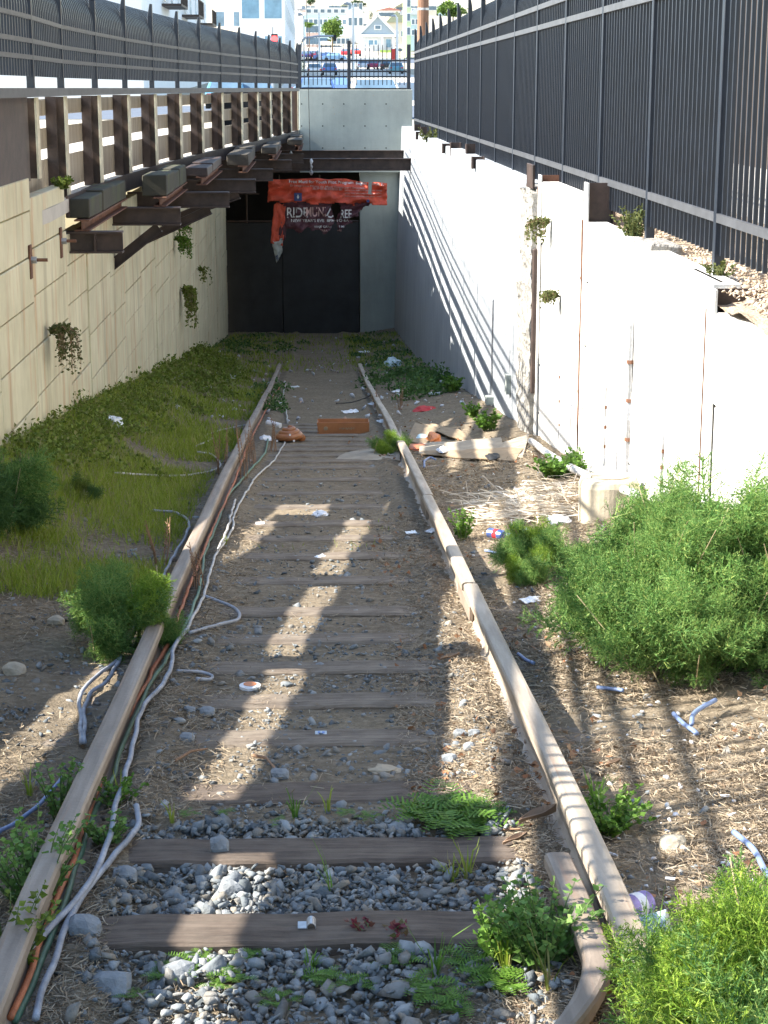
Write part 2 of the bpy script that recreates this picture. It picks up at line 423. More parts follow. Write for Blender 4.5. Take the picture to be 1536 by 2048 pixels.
strip('road', lambda y: -120, lambda y: 120, 318, 334, .04, M_asph)

# ================================================================ TRENCH WALLS
# left wall: cream lagging panels between piles
tw = thing('retaining_wall', 'cream lagging wall with rust stains along the left of the sunken track', 'wall', (-2.4, 20, -4))
edges = [.5, 2.9, 5.2, 7.5, 9.8, 12.9, 14.55, 16.55, 18.0, 19.9, 21.4, 23.4, 25.5, 27.7, 29.6, 31.9, 34.4, 37.4, 40.6, 43.0, 45.4]
for i in range(len(edges)-1):
    y0, y1 = edges[i], edges[i+1]; m = MB()
    top = -1.40 if y1 < 13 else (-.70 if y1 < 14.8 else (-.86 if y1 < 17 else -1.32))  # near panels out of view, cut low to let a sun strip in
    z = top; zb = gz(-2.3, (y0+y1)/2)-.6; off = random.uniform(-.05, .05); xo = -2.32+random.uniform(-.012, .012)
    h0 = random.uniform(.2, .42); k = 0
    while z > zb:
        h = h0 if k == 0 else random.uniform(.36, .46); z2 = z-h
        sl = .0; cut = random.random() < .12 and y1 > 18
        segs = [(y0+.011, y1-.011)] if not cut else [(y0+.008, (y0+y1)/2-.006), ((y0+y1)/2+.006, y1-.008)]
        for (a, c) in segs:
            d = random.uniform(-.006, .006)
            m.box(xo-.12, xo+d, a, c, z2+.011, z)
        z = z2; k += 1
    m.box(xo-.14, xo-.03, y0, y1, zb, top-.02)
    m.build('panel', M_cream, tw, bevel=.006)
# anchor bolts on the left wall
for (px, py, lab) in ((60, 520, 'threaded steel anchor bolt with nut on the near left wall panel'), (121, 482, 'threaded steel anchor bolt with nut beside the first overhead beam')):
    p = atx(px, py, -2.31); t = thing('anchor_bolt', lab, 'bolt', p, 'anchor bolts on the left wall')
    MB().tube([p, p+Vector((.02, 0, 0)), p+Vector((.14, 0, 0))], .014, 10).build('rod', M_rustst, t)
    MB().tube([p+Vector((.01, 0, 0)), p+Vector((.055, 0, 0))], .030, 6).build('nut', M_galv, t)
    MB().box(p.x-.004, p.x+.012, p.y-.05, p.y+.05, p.z-.15, p.z+.12).build('plate', M_rustst, t, bevel=.003)

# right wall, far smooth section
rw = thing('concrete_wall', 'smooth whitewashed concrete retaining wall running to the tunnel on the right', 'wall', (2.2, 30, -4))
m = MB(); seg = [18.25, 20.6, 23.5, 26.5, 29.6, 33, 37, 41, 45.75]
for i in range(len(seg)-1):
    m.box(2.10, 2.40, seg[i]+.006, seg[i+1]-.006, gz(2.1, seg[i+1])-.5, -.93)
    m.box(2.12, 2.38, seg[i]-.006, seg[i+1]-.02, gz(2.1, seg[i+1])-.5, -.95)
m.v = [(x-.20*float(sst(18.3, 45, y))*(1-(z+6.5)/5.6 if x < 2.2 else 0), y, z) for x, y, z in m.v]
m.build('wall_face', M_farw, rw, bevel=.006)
# form board ridges: a few thin raised seams and conduit stubs on the wall foot
for (px, y0, y1, r) in ((940, 540, 765, .006), (986, 600, 815, .008), (1020, 700, 790, .004)):
    a = atx(px, y0, 2.09); c = atx(px-6, y1, 2.09); c.y = a.y
    props(MB().tube([a, (a+c)/2+Vector((-.004,.01,0)), c], r, 6).build('wall_conduit', M_galv), 'thin grey conduit on the far concrete wall, %s' % {940: 'the farthest of the three', 986: 'middle one, ending in a box', 1020: 'nearest, beside the rough pilaster'}[px], 'conduit', 'conduits on the far right wall')
p = atx(1016, 768, 2.07); props(MB().box(2.04, 2.10, p.y-.05, p.y+.05, p.z-.11, p.z+.11).build('junction_box', M_conc, bevel=.006), 'small pale rectangular box at the foot of the right wall', 'box')
p = atx(979, 800, 2.05); props(MB().box(2.0, 2.10, p.y-.07, p.y+.07, p.z-.05, p.z+.05).build('junction_box', M_conc, bevel=.006), 'small square stub block low on the right wall', 'box')

pil = thing('pilaster', 'rough broken concrete pilaster standing proud of the right wall', 'pilaster', (2.1, 17.9, -3.4))
m = MB(); nz_ = 44; ny = 10; zb, zt = gz(2.05, 17.9)-.2, -.98
Vv = []
for j in range(nz_+1):
    z = zb+(zt-zb)*j/nz_
    for i in range(ny+1):
        y = 17.16+1.09*i/ny; p = Vector((0, y, z))
        Vv.append((2.045+.045*noise.noise(p*5)+.03*noise.noise(p*13), y, z))
n0 = len(Vv); Vv += [(2.115, 17.16, v[2]) for v in Vv[0:n0:ny+1]]+[(2.115, 18.25, v[2]) for v in Vv[0:n0:ny+1]]
m.add(Vv, [(j*(ny+1), (j+1)*(ny+1), n0+j+1, n0+j) for j in range(nz_)]+[(j*(ny+1)+ny, (j+1)*(ny+1)+ny, n0+nz_+1+j+1, n0+nz_+1+j) for j in range(nz_)]+[(j*(ny+1)+i, j*(ny+1)+i+1, (j+1)*(ny+1)+i+1, (j+1)*(ny+1)+i) for j in range(nz_) for i in range(ny)])
m.build('rough_face', M_rough, pil)
MB().box(2.10, 2.38, 17.02, 18.24, zb, zt+.03).build('core', M_rough, pil)
MB().box(2.05, 2.12, 17.09, 17.15, -2.9, -1.5).build('exposed_pile', M_steel, pil, bevel=.01)
MB().box(2.06, 2.085, 17.35, 17.85, -.95, -.72).build('stub_plate', M_steel, pil, bevel=.004)

# near lagging section on the right
nw = thing('lagging_wall', 'white sunlit plank lagging wall between steel piles in the right foreground', 'wall', (2.2, 11, -3))
pe = [3.2, 5.1, 7.2, 9.42, 14.05, 17.03]
for i in range(len(pe)-1):
    y0, y1 = pe[i], pe[i+1]; top = -1.16 if y1 <= 9.5 else (-1.02 if y1 < 14.2 else -.86)
    m = MB(); z = top; zb = gz(2.1, (y0+y1)/2)-.5; k = 0; xo = 2.105+random.uniform(-.004, .008)
    pass
    while z > zb:
        h = random.uniform(.46, .62); m.box(xo+random.uniform(-.006, .006), xo+.16, y0+.07, y1-.03, z-h+.013, z); z -= h
    m.box(xo+.02, xo+.18, y0+.05, y1-.02, zb, top-.03); m.build('panel', M_white, nw, bevel=.005)
for (y, top, mm) in ((17.03, -.8, M_rustst), (14.05, -.72, M_steel), (9.42, -1.04, M_steel), (7.2, -1.1, M_steel), (5.1, -1.1, M_steel)):
    m = MB(); m.box(2.094, 2.108, y-.06, y+.13, gz(2.1, y)-.3, top)
    m.build('pile_flange', M_white, nw); MB().box(2.088, 2.104, y+.133, y+.143, gz(2.1, y)-.3, top-.12).jitter(.002, 6, 1).build('pile_edge', M_rustst, nw)
    MB().box(2.103, 2.30, y+.02, y+.036, -1.3, top-.002).build('pile_web', mm, nw); MB().box(2.303, 2.318, y-.06, y+.13, -1.3, top-.004).build('pile_flange', mm, nw)
# steel stubs of old piles along the wall top, far part
for k, (px, py) in enumerate(((802, 240), (812, 244), (836, 262), (846, 268), (858, 272), (872, 268), (889, 295), (905, 300), (913, 312), (941, 325))):
    Y = atz(px, py+8, -1.02).y; X = 2.13+(k % 3)*.05
    t = thing('pile_stub', 'short cut off steel pile stub on the right wall top, number %s from the tunnel end' % ['first','second','third','fourth','fifth','sixth','seventh','eighth','ninth','tenth'][k], 'pile stub', (X, Y, -1.03), 'steel pile stubs on the right wall top')
    t['label'] = ['dark stub touching the end fence', 'small stub right after the end of the fence', 'stub just beyond a slim gap in the weeds', 'low stub hugging its neighbour at the weeds', 'middle stub in front of the leafy weeds', 'set back stub half hidden by the leafy weeds', 'large square stub after the leafy weeds', 'narrow stub behind the large square one', 'square stub with a bolt hole', 'nearest of the small rusty stubs'][k]+' on the far right wall top'
    h = .13+.05*((k*7) % 3)
    MB().ibeam((X, Y, -1.05), (X, Y, -1.02+h), .16, .17, .018, up=(1, 0, 0)).build('stub', M_steel, t)
# slot/pipe details on the near right wall; thin grey rods stand for shadow lines
def vpipe(px, y0, y1, r, m, lab, name='wall_pipe', dx=0):
    a = atx(px, y0, 2.09-dx); c = atx(px-10, y1, 2.09-dx); zb = c.z; pts = []
    for i in range(9): pts.append((2.09-dx+random.uniform(-.004, .004), a.y+random.uniform(-.012, .012), a.z+(zb-a.z)*i/8))
    t = thing(name, lab, 'pipe', (pts[-1][0], pts[-1][1], zb), 'thin pipes on the near right wall')
    MB().tube(pts, r, 8).build('pipe', m, t)
    for i in (2, 4, 6): MB().tube([(p_ if False else pts[i][0], pts[i][1], pts[i][2]-.012), (pts[i][0], pts[i][1], pts[i][2]+.012)], r*1.6, 8).build('clamp', M_rustst, t)
vpipe(1166, 440, 895, .008, M_rustst, 'long rusty pipe on the white pile edge of the right wall')
vpipe(1121, 705, 890, .005, M_galv, 'thin grey rod drawn for a shadow line low on the panel behind the leafy weeds')
vpipe(1213, 775, 925, .006, M_galv, 'short thin grey rod drawn for a shadow line between two longer pipes on the white wall')
vpipe(1264, 645, 955, .016, M_galv, 'thick weathered grey conduit rising above the round concrete block')
vpipe(1326, 870, 990, .007, M_galv, 'short grey rod drawn for a shadow line just above the large fennel bush')

# round concrete footing and the pipe lying over it
p = atg(1228, 1030); p.x = min(p.x, 1.87)
ft = thing('concrete_footing', 'round cream concrete footing under the diagonal pipe by the white wall', 'footing', (p.x, p.y, p.z))
prof = [(.19, -.15), (.195, .20), (.185, .235), (.17, .25)]
m = MB(); nn = 40; V = []
for (r, z) in prof:
    for k in range(nn): a = 2*math.pi*k/nn; V.append((p.x+r*math.cos(a)*(1+.012*math.sin(5*a)), p.y+r*math.sin(a), p.z+z+.008*math.sin(3*a)))
Fs = [(j*nn+k, j*nn+(k+1) % nn, (j+1)*nn+(k+1) % nn, (j+1)*nn+k) for j in range(3) for k in range(nn)]+[tuple(3*nn+k for k in range(nn))]
m.add(V, Fs).build('drum', M('footing_concrete', (.50, .44, .33), .85, .2, 5, .4, 30), ft)
MB().tube([(p.x, p.y, p.z+.24), (p.x, p.y, p.z+.262)], .12, 30).build('cap', M_old, ft)
a = atx(1062, 882, 1.93); c = atx(1275, 990, 1.93)
t = thing('fallen_pipe', 'grey pipe with faded rings leaning along the foot of the white wall', 'pipe', c)
pts = [a.lerp(c, i/12)+Vector((random.uniform(-.004,.004), 0, -.05*math.sin(math.pi*i/12))) for i in range(13)]
MB().tube(pts, .030, 12).build('pipe', M('pale_pipe', (.50, .50, .50), .5, .3, 9, .2, 40), t, smooth=True)
for i in range(2, 12, 2): MB().tube([pts[i]-Vector((0,.012,0)), pts[i]+Vector((0,.012,0))], .034, 12).build('band', M_old, t)

# ================================================================ FENCES
def picket_panel(L, z0, z1, curve, side, sp=.127, r=.025, arc_h=.36, arc_d=.28):
    """pickets along local x from 0 to L, bending towards local y*side at the top"""
    m = MB(); nP = int(round(L/sp)); prof = [(-r/2,-r/2),(r/2,-r/2),(r/2,r/2),(-r/2,r/2)]
    for i in range(nP):
        x = (i+.5)*L/nP; path = [((x, 0, z0), (1,0,0), (0,1,0)), ((x, 0, z1), (1,0,0), (0,1,0))]
        if curve:
            for k in range(1, 7):
                a = k/6*math.pi/2; path.append(((x, side*arc_d*(1-math.cos(a)), z1+arc_h*math.sin(a)), (1,0,0), (0, math.cos(a*.9), -side*math.sin(a*.9))))
        m.prism(prof, path)
    return m
def fence_run(root, P, zb, ztop, zp0, zp1, rails, side, curve=True, postw=.06, post_bot=None, picket_off=.0, last=True, railh=.035):
    for i, p in enumerate(P):
        pm = MB(); pb = (post_bot(p) if post_bot else zb)
        d = (P[min(i+1, len(P)-1)]-P[max(i-1, 0)]).normalized(); s_ = Vector((-d.y, d.x, 0))*side
        pm.bar(p+Vector((0,0,pb)), p+Vector((0,0,ztop-.16)), postw, postw, up=(1,0,0))
        # tapered finial plate
        q0 = p+Vector((0,0,ztop-.16)); h = postw/2
        pm.add([q0-d*h-s_*h, q0+d*h-s_*h, q0+d*h+s_*h, q0-d*h+s_*h]+[q+Vector((0,0,.16)) for q in (p*1+Vector((0,0,ztop-.16))-d*h-s_*h, q0+d*h-s_*h, q0+d*h-s_*h*.0, q0-d*h-s_*h*.0)],
               [(0,1,2,3),(4,5,6,7),(0,1,5,4),(1,2,6,5),(2,3,7,6),(3,0,4,7)])
        pm.build('post', M_fence, root, bevel=.004)
    for i in range(len(P)-1):
        a, c = P[i], P[i+1]; L = (c-a).length-postw; d = (c-a).normalized(); ang = math.atan2(d.y, d.x)
        m = picket_panel(L, r=(.031 if side > 0 else .0225), z0=zp0+(.15 if side > 0 and a.y < 12.0 else 0), z1=zp1, curve=curve, side=side); rm = Matrix.Rotation(ang, 3, 'Z'); o = a+d*(postw/2)+Vector((-d.y, d.x, 0))*side*picket_off
        m.v = [tuple(rm @ Vector(v)+o) for v in m.v]; m.build('picket_panel', M_fence, root)
        for z in rails:
            n_ = Vector((-d.y, d.x, 0))*side
            q = -.018
            MB().bar(a+d*postw/2+n_*q+Vector((0,0,z)), c-d*postw/2+n_*q+Vector((0,0,z)), .022, railh).build('rail', M_rail3, root)
lf = thing('steel_fence', 'dark picket fence curving along the street edge on the left, bent inward at the top', 'fence', (-2.27, 14, 0))
fence_run(lf, LP, -.05, 1.03, .09, .62, (.235, .36, .54), 1, post_bot=lambda p: -.05 if p.y > 13 else -.05)
for i in range(len(LP)-1):
    if LP[i].y < 12.0: MB().bar(LP[i]+Vector((0,0,.25)), LP[i+1]+Vector((0,0,.25)), .03, .03).build('base_channel', M_fence, lf)  # near bays out of view: channel and pickets raised for a sun strip
    else: MB().bar(LP[i]+Vector((0,0,-.035)), LP[i+1]+Vector((0,0,-.035)), .12, .07).build('base_channel', M_rail3, lf)
rf = thing('steel_fence', 'tall dark blue black picket fence on top of the right wall with curved top', 'fence', (2.29, 14, -1.06))
RP = [Vector((2.29, 10.2+2.17*k, 0)) for k in range(-3, 16)]
fence_run(rf, RP, -1.2, 1.33, -.93, .84, (-.72, .60, .80), -1, postw=.062, post_bot=lambda p: -1.14, railh=.05)

# ---------------------------------------------------------------- parapet under the left fence
pp = thing('barrier', 'rough board barrier with open gaps between brown steel posts below the left fence', 'barrier', (-2.4, 14, -1))
for i in range(len(LP)-1):
    a, c = LP[i], LP[i+1]; d = (c-a).normalized(); nrm = Vector((-d.y, d.x, 0)); near = a.y < 12.0
    up = .26 if a.y < 5 else (.10 if a.y < 6 else (.03 if a.y < 8 else 0))  # out-of-view near bays: heights shaped to lay sun strips on the track
    rows = [(.25+up*.4, .11+up*.4), (-.17+up, -.70+up), (-.86+up, -1.24)] if near else [(-.085, -.235), (-.36, -.55), (-.655, -.98)]
    for j, (t0, t1) in enumerate(rows):
        off = nrm*(.20 if not near else .13)
        m = MB(); sh = .014*((i*3+j) % 3-1)
        m.bar(a+off+d*.01+Vector((0,0,(t0+t1)/2+sh)), c+off-d*.01+Vector((0,0,(t0+t1)/2+sh)), .035, abs(t1-t0))
        m.build('board', M_old, pp, bevel=.008)
for i, p in enumerate(LP):
    d = (LP[min(i+1, len(LP)-1)]-LP[max(i-1, 0)]).normalized(); nrm = Vector((-d.y, d.x, 0))
    q = p+d*(.28 if p.y > 13 else 0); zb_ = -1.4 if p.y < 13 else -1.0
    if 13 < p.y < 14.7: zb_ = -.72
    fw = .035 if False else .17
        # flange towards the trench (cream on its face) and flange towards the street, web between
    fl = MB(); fl.bar(q-nrm*.0+Vector((0,0,zb_)), q+Vector((0,0,-.075)), .016, .16 if i > 6 else (.2, .2, .2, .55, .34, .40, .36)[i], up=d); o1 = fl.build('post_flange', M_creamp, pp)  # near flanges, out of view, widened to cast broad shadow bands
    we = MB(); e0 = q+nrm*.012; e1 = q+nrm*.19
    we.add([e0+Vector((0,0,zb_)), e1+Vector((0,0,zb_)), e1+Vector((0,0,-.078)), e0+Vector((0,0,-.078))]+[v+d*.012 for v in (e0+Vector((0,0,zb_)), e1+Vector((0,0,zb_)), e1+Vector((0,0,-.078)), e0+Vector((0,0,-.078)))],
           [(0,1,2,3),(7,6,5,4),(0,4,5,1),(1,5,6,2),(2,6,7,3),(3,7,4,0)]); we.build('post_web', M_steel, pp)
    fl = MB(); fl.bar(q+nrm*.13+d*-.07+Vector((0,0,zb_)), q+nrm*.13+d*-.07+Vector((0,0,-.08)), .10, .012, up=d); fl.build('post_stiffener', M_steel, pp)
for i in range(NEAR+1, len(LP)-1):
    a, c = LP[i], LP[i+1]; MB().bar(a+Vector((.012, 0, -1.07)), c+Vector((.012, 0, -1.07)), .02, .19).build('edge_beam', M_steel, pp)
# solid dark steel plate behind the nearest visible bay
a, c = LP[6], LP[7]
MB().bar(a+Vector((-.06, .1, -.40)), c+Vector((-.06, .10, -.40)), .02, .66).build('steel_plate', M_steel, pp)

# ---------------------------------------------------------------- overhang structure of the left street
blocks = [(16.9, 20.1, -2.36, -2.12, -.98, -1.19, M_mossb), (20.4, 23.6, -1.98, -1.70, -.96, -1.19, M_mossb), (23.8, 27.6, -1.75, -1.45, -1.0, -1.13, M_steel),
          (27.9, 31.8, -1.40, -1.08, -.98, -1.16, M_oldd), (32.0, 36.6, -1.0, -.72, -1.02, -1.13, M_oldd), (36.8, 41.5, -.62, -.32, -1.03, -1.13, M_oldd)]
names = ['mossy dark edge block nearest the camera under the left posts', 'green stained edge block resting on the second and third beams', 'flat brown steel ledge between the mossy blocks and the crumbling ones', 'crumbling grey block halfway along the left overhang', 'low dark timber block far along the left overhang', 'last grey block of the overhang, next to the end wall']
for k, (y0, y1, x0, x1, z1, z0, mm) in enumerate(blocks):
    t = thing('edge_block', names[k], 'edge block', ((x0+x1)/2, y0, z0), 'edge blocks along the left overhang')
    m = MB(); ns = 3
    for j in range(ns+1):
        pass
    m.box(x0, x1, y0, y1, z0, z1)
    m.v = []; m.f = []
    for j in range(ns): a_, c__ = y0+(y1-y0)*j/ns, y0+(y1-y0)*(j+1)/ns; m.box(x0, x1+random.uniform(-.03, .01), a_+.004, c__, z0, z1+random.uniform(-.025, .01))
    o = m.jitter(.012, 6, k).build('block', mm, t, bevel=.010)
    MB().ibeam((x1-.08, y0-.1, z0-.055), (x1-.08, y1+.1, z0-.055), .14, .105, .014).build('stringer', M_rustst, t)
bm_y = [(16.85, -1.83, 's'), (20.3, -1.55, 'b'), (23.3, -1.15, 'b'), (26.6, -.92, 'b'), (30.0, -.75, 's'), (33.8, -.5, 's'), (37.0, -.3, 's')]
bl = ['short dark beam end nearest the camera with a welded stiffener plate', 'second dark bracket beam on the left with a sloping brace', 'third dark bracket beam on the left, brace against the cream wall', 'fourth dark bracket beam, beside the hanging banner corner', 'short beam in the shade behind the fourth bracket', 'shaded bracket beam further back under the overhang', 'last shaded bracket beam before the two long cross beams']
for k, (y, x1, kd) in enumerate(bm_y):
    t = thing('bracket_beam', bl[k], 'beam', (-2.3, y, -1.43), 'bracket beams carrying the left overhang')
    zt = -1.30; h = .20
    MB().ibeam((-2.45, y, zt-h/2), (x1, y, zt-h/2), .16, h, .018).build('beam', M_steel, t)
    if k == 0: MB().box(x1-.26, x1-.246, y-.075, y+.075, zt-h+.01, zt-.01).build('stiffener', M_steel, t)
    if kd == 'b': MB().ibeam((-2.34, y+.05, -1.95), (x1-.25, y+.05, zt-h-.03), .15, .12, .014).build('brace', M_steel, t)
# street slab soffit already = sidewalk; cross beams spanning the trench
for (Y, py, xr, lab) in ((aty(815, 329, 40.6).y, 329, 2.16, 'long dark cross beam spanning the trench in front, above the banner'), (44.0, 312, 2.12, 'long dark cross beam spanning the trench behind the first one')):
    z = aty(700, py, Y).z; t = thing('cross_beam', lab, 'beam', (0, Y, z-.13))
    MB().ibeam((-2.4, Y, z), (xr, Y, z), .2, .27, .02).build('beam', M_steel, t)
    if Y < 42: MB().box(xr-.02, xr-.002, Y-.11, Y+.11, z-.15, z+.15).build('end_plate', M_steel, t)

# ---------------------------------------------------------------- tunnel end: wall, gate
YE = 45.5
ew = thing('end_wall', 'grey concrete wall with small tie holes closing the trench above the tunnel', 'wall', (.9, YE, -2))
m = MB(); xl = aty(598, 200, YE).x; xr = 2.36
m.box(xl, xr, YE, YE+.3, aty(700, 345, YE).z, -.04); m.build('wall_face', M_conc, ew, bevel=.01)
m = MB()
for py in (208, 252, 296):
    for k in range(5):
        p = aty(603+42.3*k, py, YE-.004)
        m.tube([p+Vector((0,.0,0)), p+Vector((0, .003, 0))], .018, 8)
m.build('tie_holes', M_dark, ew)
m = MB()
for i in range(26):
    p = aty(random.uniform(604, 795), random.uniform(186, 340), YE-.003); m.tube([p, p+Vector((0,.002,0))], random.uniform(.005, .014), 6)
m.build('pockmarks', M_old, ew)
# tunnel portal: right pier, lintel, gate
tp = thing('tunnel_portal', 'grey concrete pier and dark lintel framing the closed tunnel', 'portal', (0, YE+.5, -6))
x0 = aty(720, 600, YE+.4).x
zc = aty(700, 345, YE).z
MB().box(x0, 2.3, YE+.2, YE+.6, -6.5, zc-.0).build('pier', M_conc, tp, bevel=.01)
MB().box(-2.45, xl+.0, YE+.02, YE+.5, zc, -1.13).build('lintel', M_steel, tp)
MB().box(-2.6, 2.5, YE+3.4, YE+3.6, -7, 0).build('tunnel_darkness', M_dark, tp)  # black sheet standing for the unlit depth behind the doors
MB().box(-2.6, -2.5, YE+.3, YE+3.5, -7, 0).build('tunnel_side', M_dark, tp); MB().box(-2.6, 2.5, YE+.45, YE+3.5, -6.3, -6.05).build('tunnel_floor', M_dark, tp); MB().box(-2.5, 2.4, YE+.61, YE+3.5, zc+.01, zc+.1).build('tunnel_roof', M_dark, tp)  # unseen black boxes added to close bright gaps round the doors
tg = thing('tunnel_gate', 'pair of tall black steel doors closing the tunnel under a torn banner', 'gate', (-.6, YE+.35, -6.1))
xa = aty(436, 600, YE+.3).x; xm = aty(566, 600, YE+.3).x; zt_ = aty(500, 446, YE+.3).z
for (u, v) in ((xa, xm-.012), (xm+.012, x0-.03)):
    m = MB(); m.box(u, v, YE+.30, YE+.34, -6.25, zt_)
    for k in range(1, 4): m.box(u+(v-u)*k/4-.004, u+(v-u)*k/4+.004, YE+.292, YE+.30, -6.2, zt_-.02)
    m.build('door', M_black, tg)
m = MB(); zz = aty(500, 350, YE+.3).z
m.tube([(xa, YE+.32, zt_+.04), (x0-.03, YE+.32, zt_+.04)], .025, 8); m.tube([(xa, YE+.32, aty(500, 388, YE+.3).z), (xa+1.1, YE+.32, aty(500, 388, YE+.3).z)], .02, 8)
for px in (495, 560, 640): xx = aty(px, 500, YE+.3).x; m.tube([(xx, YE+.32, zt_), (xx, YE+.32, zz)], .02, 8)
m.build('top_frame', M_steel, tg)
# end fence
ef = thing('steel_fence', 'black picket fence standing on the end wall above the tunnel', 'fence', (.9, YE+.1, -.04))
zof = .0; xs0, xs1 = xl+.02, 2.27; xm_ = aty(698, 150, YE+.1).x
for k, x in enumerate((xs0, xm_, xs1)):
    MB().box(x-.045, x+.045, YE+.06, YE+.15, -.06, 1.14 if k == 1 else 1.05).build('post', M_fence, ef, bevel=.006)
m = MB(); x = xs0+.12
while x < xs1-.05:
    if abs(x-xm_) > .07: m.box(x-.010, x+.010, YE+.09, YE+.11, .07, 1.0+.04*math.sin(x*9)); m.add([(x-.01, YE+.09, 1.0), (x+.01, YE+.09, 1.0), (x, YE+.1, 1.08)], [(0,1,2)])
    x += .108
m.build('pickets', M_fence, ef)
for z in (.66, .40, .27): MB().box(xs0, xs1, YE+.115, YE+.14, z-.02, z+.02).build('rail', M_fence, ef)

# ---------------------------------------------------------------- banner
def banner():
    YB = 40.25
    t = thing('torn_banner', 'torn orange and maroon transit advertising banner hanging below the cross beam', 'banner', aty(650, 360, YB))
    Mo = M('banner_orange', (.62, .085, .04), .55, .25, 3, .5, 7, dist=.06); Mm = M('banner_maroon', (.085, .025, .035), .55, .35, 3, .5, 8, dist=.05)
    Mg = M('banner_grey', (.36, .38, .36), .6, .25, 6, .3, 20); Mt = plain('banner_text', (.72, .70, .68), .6); Mtp = plain('banner_text_pink', (.62, .40, .36), .6); Mn = plain('banner_navy', (.03, .05, .16), .5)
    SH = []; bv = []
    def sheet(name, corners, m, nu=26, nv=12, amp=.05, seed=0, notch=None, dy=0):
        (tl, tr, br, bl_) = [aty(*c, YB+dy) for c in corners]; V = []; 
        for j in range(nv+1):
            for i in range(nu+1):
                u, v = i/nu, j/nv; p = tl.lerp(tr, u).lerp(bl_.lerp(br, u), v)
                sag = -.05*math.sin(math.pi*u*2.3+seed)*(1-v) ; q = noise.noise(Vector((u*6+seed, v*3, seed)))
                V.append((p.x+.02*noise.noise(Vector((u*9, v*6, seed))), p.y+amp*q+amp*1.1*noise.noise(Vector((u*14+v*4, v*5, seed+3)))+amp*.5*abs(noise.noise(Vector((u*30-v*9, v*14, seed)))), p.z+sag*.6+(.03*noise.noise(Vector((u*7, seed, 2))) if j in (0, nv) else 0)))
        Fs = []
        for j in range(nv):
            for i in range(nu):
                u, v = (i+.5)/nu, (j+.5)/nv
                if notch and notch(u, v): continue
                Fs.append((j*(nu+1)+i, j*(nu+1)+i+1, (j+1)*(nu+1)+i+1, (j+1)*(nu+1)+i))
        SH.append((V, Fs)); o = MB().add(V, Fs).build(name, m, t, smooth=True); md = o.modifiers.new('th', 'SOLIDIFY'); md.thickness = .006; return o
    sheet('orange_sheet', ((537, 355), (774, 364), (774, 413), (535, 407)), Mo, 70, 18, .10, 1, lambda u, v: v > .93+.2*noise.noise(Vector((u*9, 1, 1))) or (abs(u-.86) < .012 and v < .5))
    sheet('maroon_sheet', ((566, 404), (742, 407), (705, 472), (572, 468)), Mm, 70, 30, .08, 5, lambda u, v: (abs(u-.60-.12*v) < .035+.02*math.sin(v*9) and v < .85) or (v > .86+.25*noise.noise(Vector((u*8, 2, 0)))) or (u > .99-.22*v+.1*noise.noise(Vector((v*9, 0, 3)))), dy=.05)
    sheet('hanging_strip', ((548, 408), (572, 406), (566, 492), (541, 486)), Mo, 8, 18, .05, 9, None, dy=.02)
    sheet('grey_tail', ((543, 484), (566, 478), (564, 505), (553, 526)), Mg, 8, 8, .04, 11, None, dy=.0)
    sheet('maroon_strip', ((560, 440), (578, 430), (570, 480), (556, 490)), Mm, 8, 8, .04, 12, None, dy=.03)
    def txt(s, px, py, hpx, wpx, m, rz=0, dy=-.09, shear=0):
        cu = bpy.data.curves.new('lettering', 'FONT'); cu.body = s; cu.size = 1; cu.extrude = .003; cu.offset = .012
        ob = bpy.data.objects.new('tmp', cu); C.objects.link(ob); bpy.context.view_layer.update()
        me = bpy.data.meshes.new_from_object(ob.evaluated_get(bpy.context.evaluated_depsgraph_get())); C.objects.unlink(ob); bpy.data.objects.remove(ob)
        A = np.zeros(len(me.vertices)*3); me.vertices.foreach_get('co', A); A = A.reshape(-1, 3)
        if not len(A): return
        mn, mx = A.min(0), A.max(0); k = YB*.973/F
        A = (A-mn)/np.maximum(mx-mn, 1e-6)*np.array([wpx*k, hpx*k, .004]); c, s_ = math.cos(rz), math.sin(rz)
        if not bv:
            from mathutils.bvhtree import BVHTree
            for V_, F_ in SH: bv.append(BVHTree.FromPolygons([Vector(v) for v in V_], F_))
        o0 = aty(px, py+hpx, YB+dy)
        P = np.stack([o0.x+A[:,0]*c-A[:,1]*s_, o0.y-A[:,2], o0.z+A[:,0]*s_+A[:,1]*c], 1); W = wloc(t)
        bad = set()
        for q in range(len(P)):
            hs_ = [b_.ray_cast(Vector((P[q,0], YB-1, P[q,2])), Vector((0, 1, 0)))[0] for b_ in bv]; hs_ = [h.y for h in hs_ if h]
            if hs_: P[q, 1] = min(hs_)-.014-A[q, 2]
            else: bad.add(q)
        P = P-np.array(W)
        if bad:
            bm = bmesh.new(); bm.from_mesh(me); bm.verts.ensure_lookup_table(); 
            for q, v in enumerate(bm.verts): v.co = P[q]
            bmesh.ops.delete(bm, geom=[bm.verts[q] for q in bad], context='VERTS'); bm.to_mesh(me); bm.free()
            if not len(me.vertices): return
            A_ = np.zeros(len(me.vertices)*3); me.vertices.foreach_get('co', A_); P = A_.reshape(-1, 3)
        me.vertices.foreach_set('co', P.ravel()); me.materials.clear(); me.materials.append(m); me.update()
        o = bpy.data.objects.new('lettering', me); C.objects.link(o); o.parent = t
    txt('Free Muni for Youth Pilot Program', 578, 360, 8, 130, Mt, rz=-R(1.2)); txt('Begins March 1.', 712, 364, 7, 56, Mt, rz=-R(2))
    txt('El Programa Piloto de Muni Gratis para Jovenes', 580, 369.5, 5, 150, Mtp, rz=-R(2))
    txt('免費乘車試驗計劃', 625, 375, 5, 60, Mtp, rz=-R(2))
    for k in range(3): txt('para mas informacion visite muni', 690, 379+k*6, 3.4, 74, Mtp, rz=-R(1))
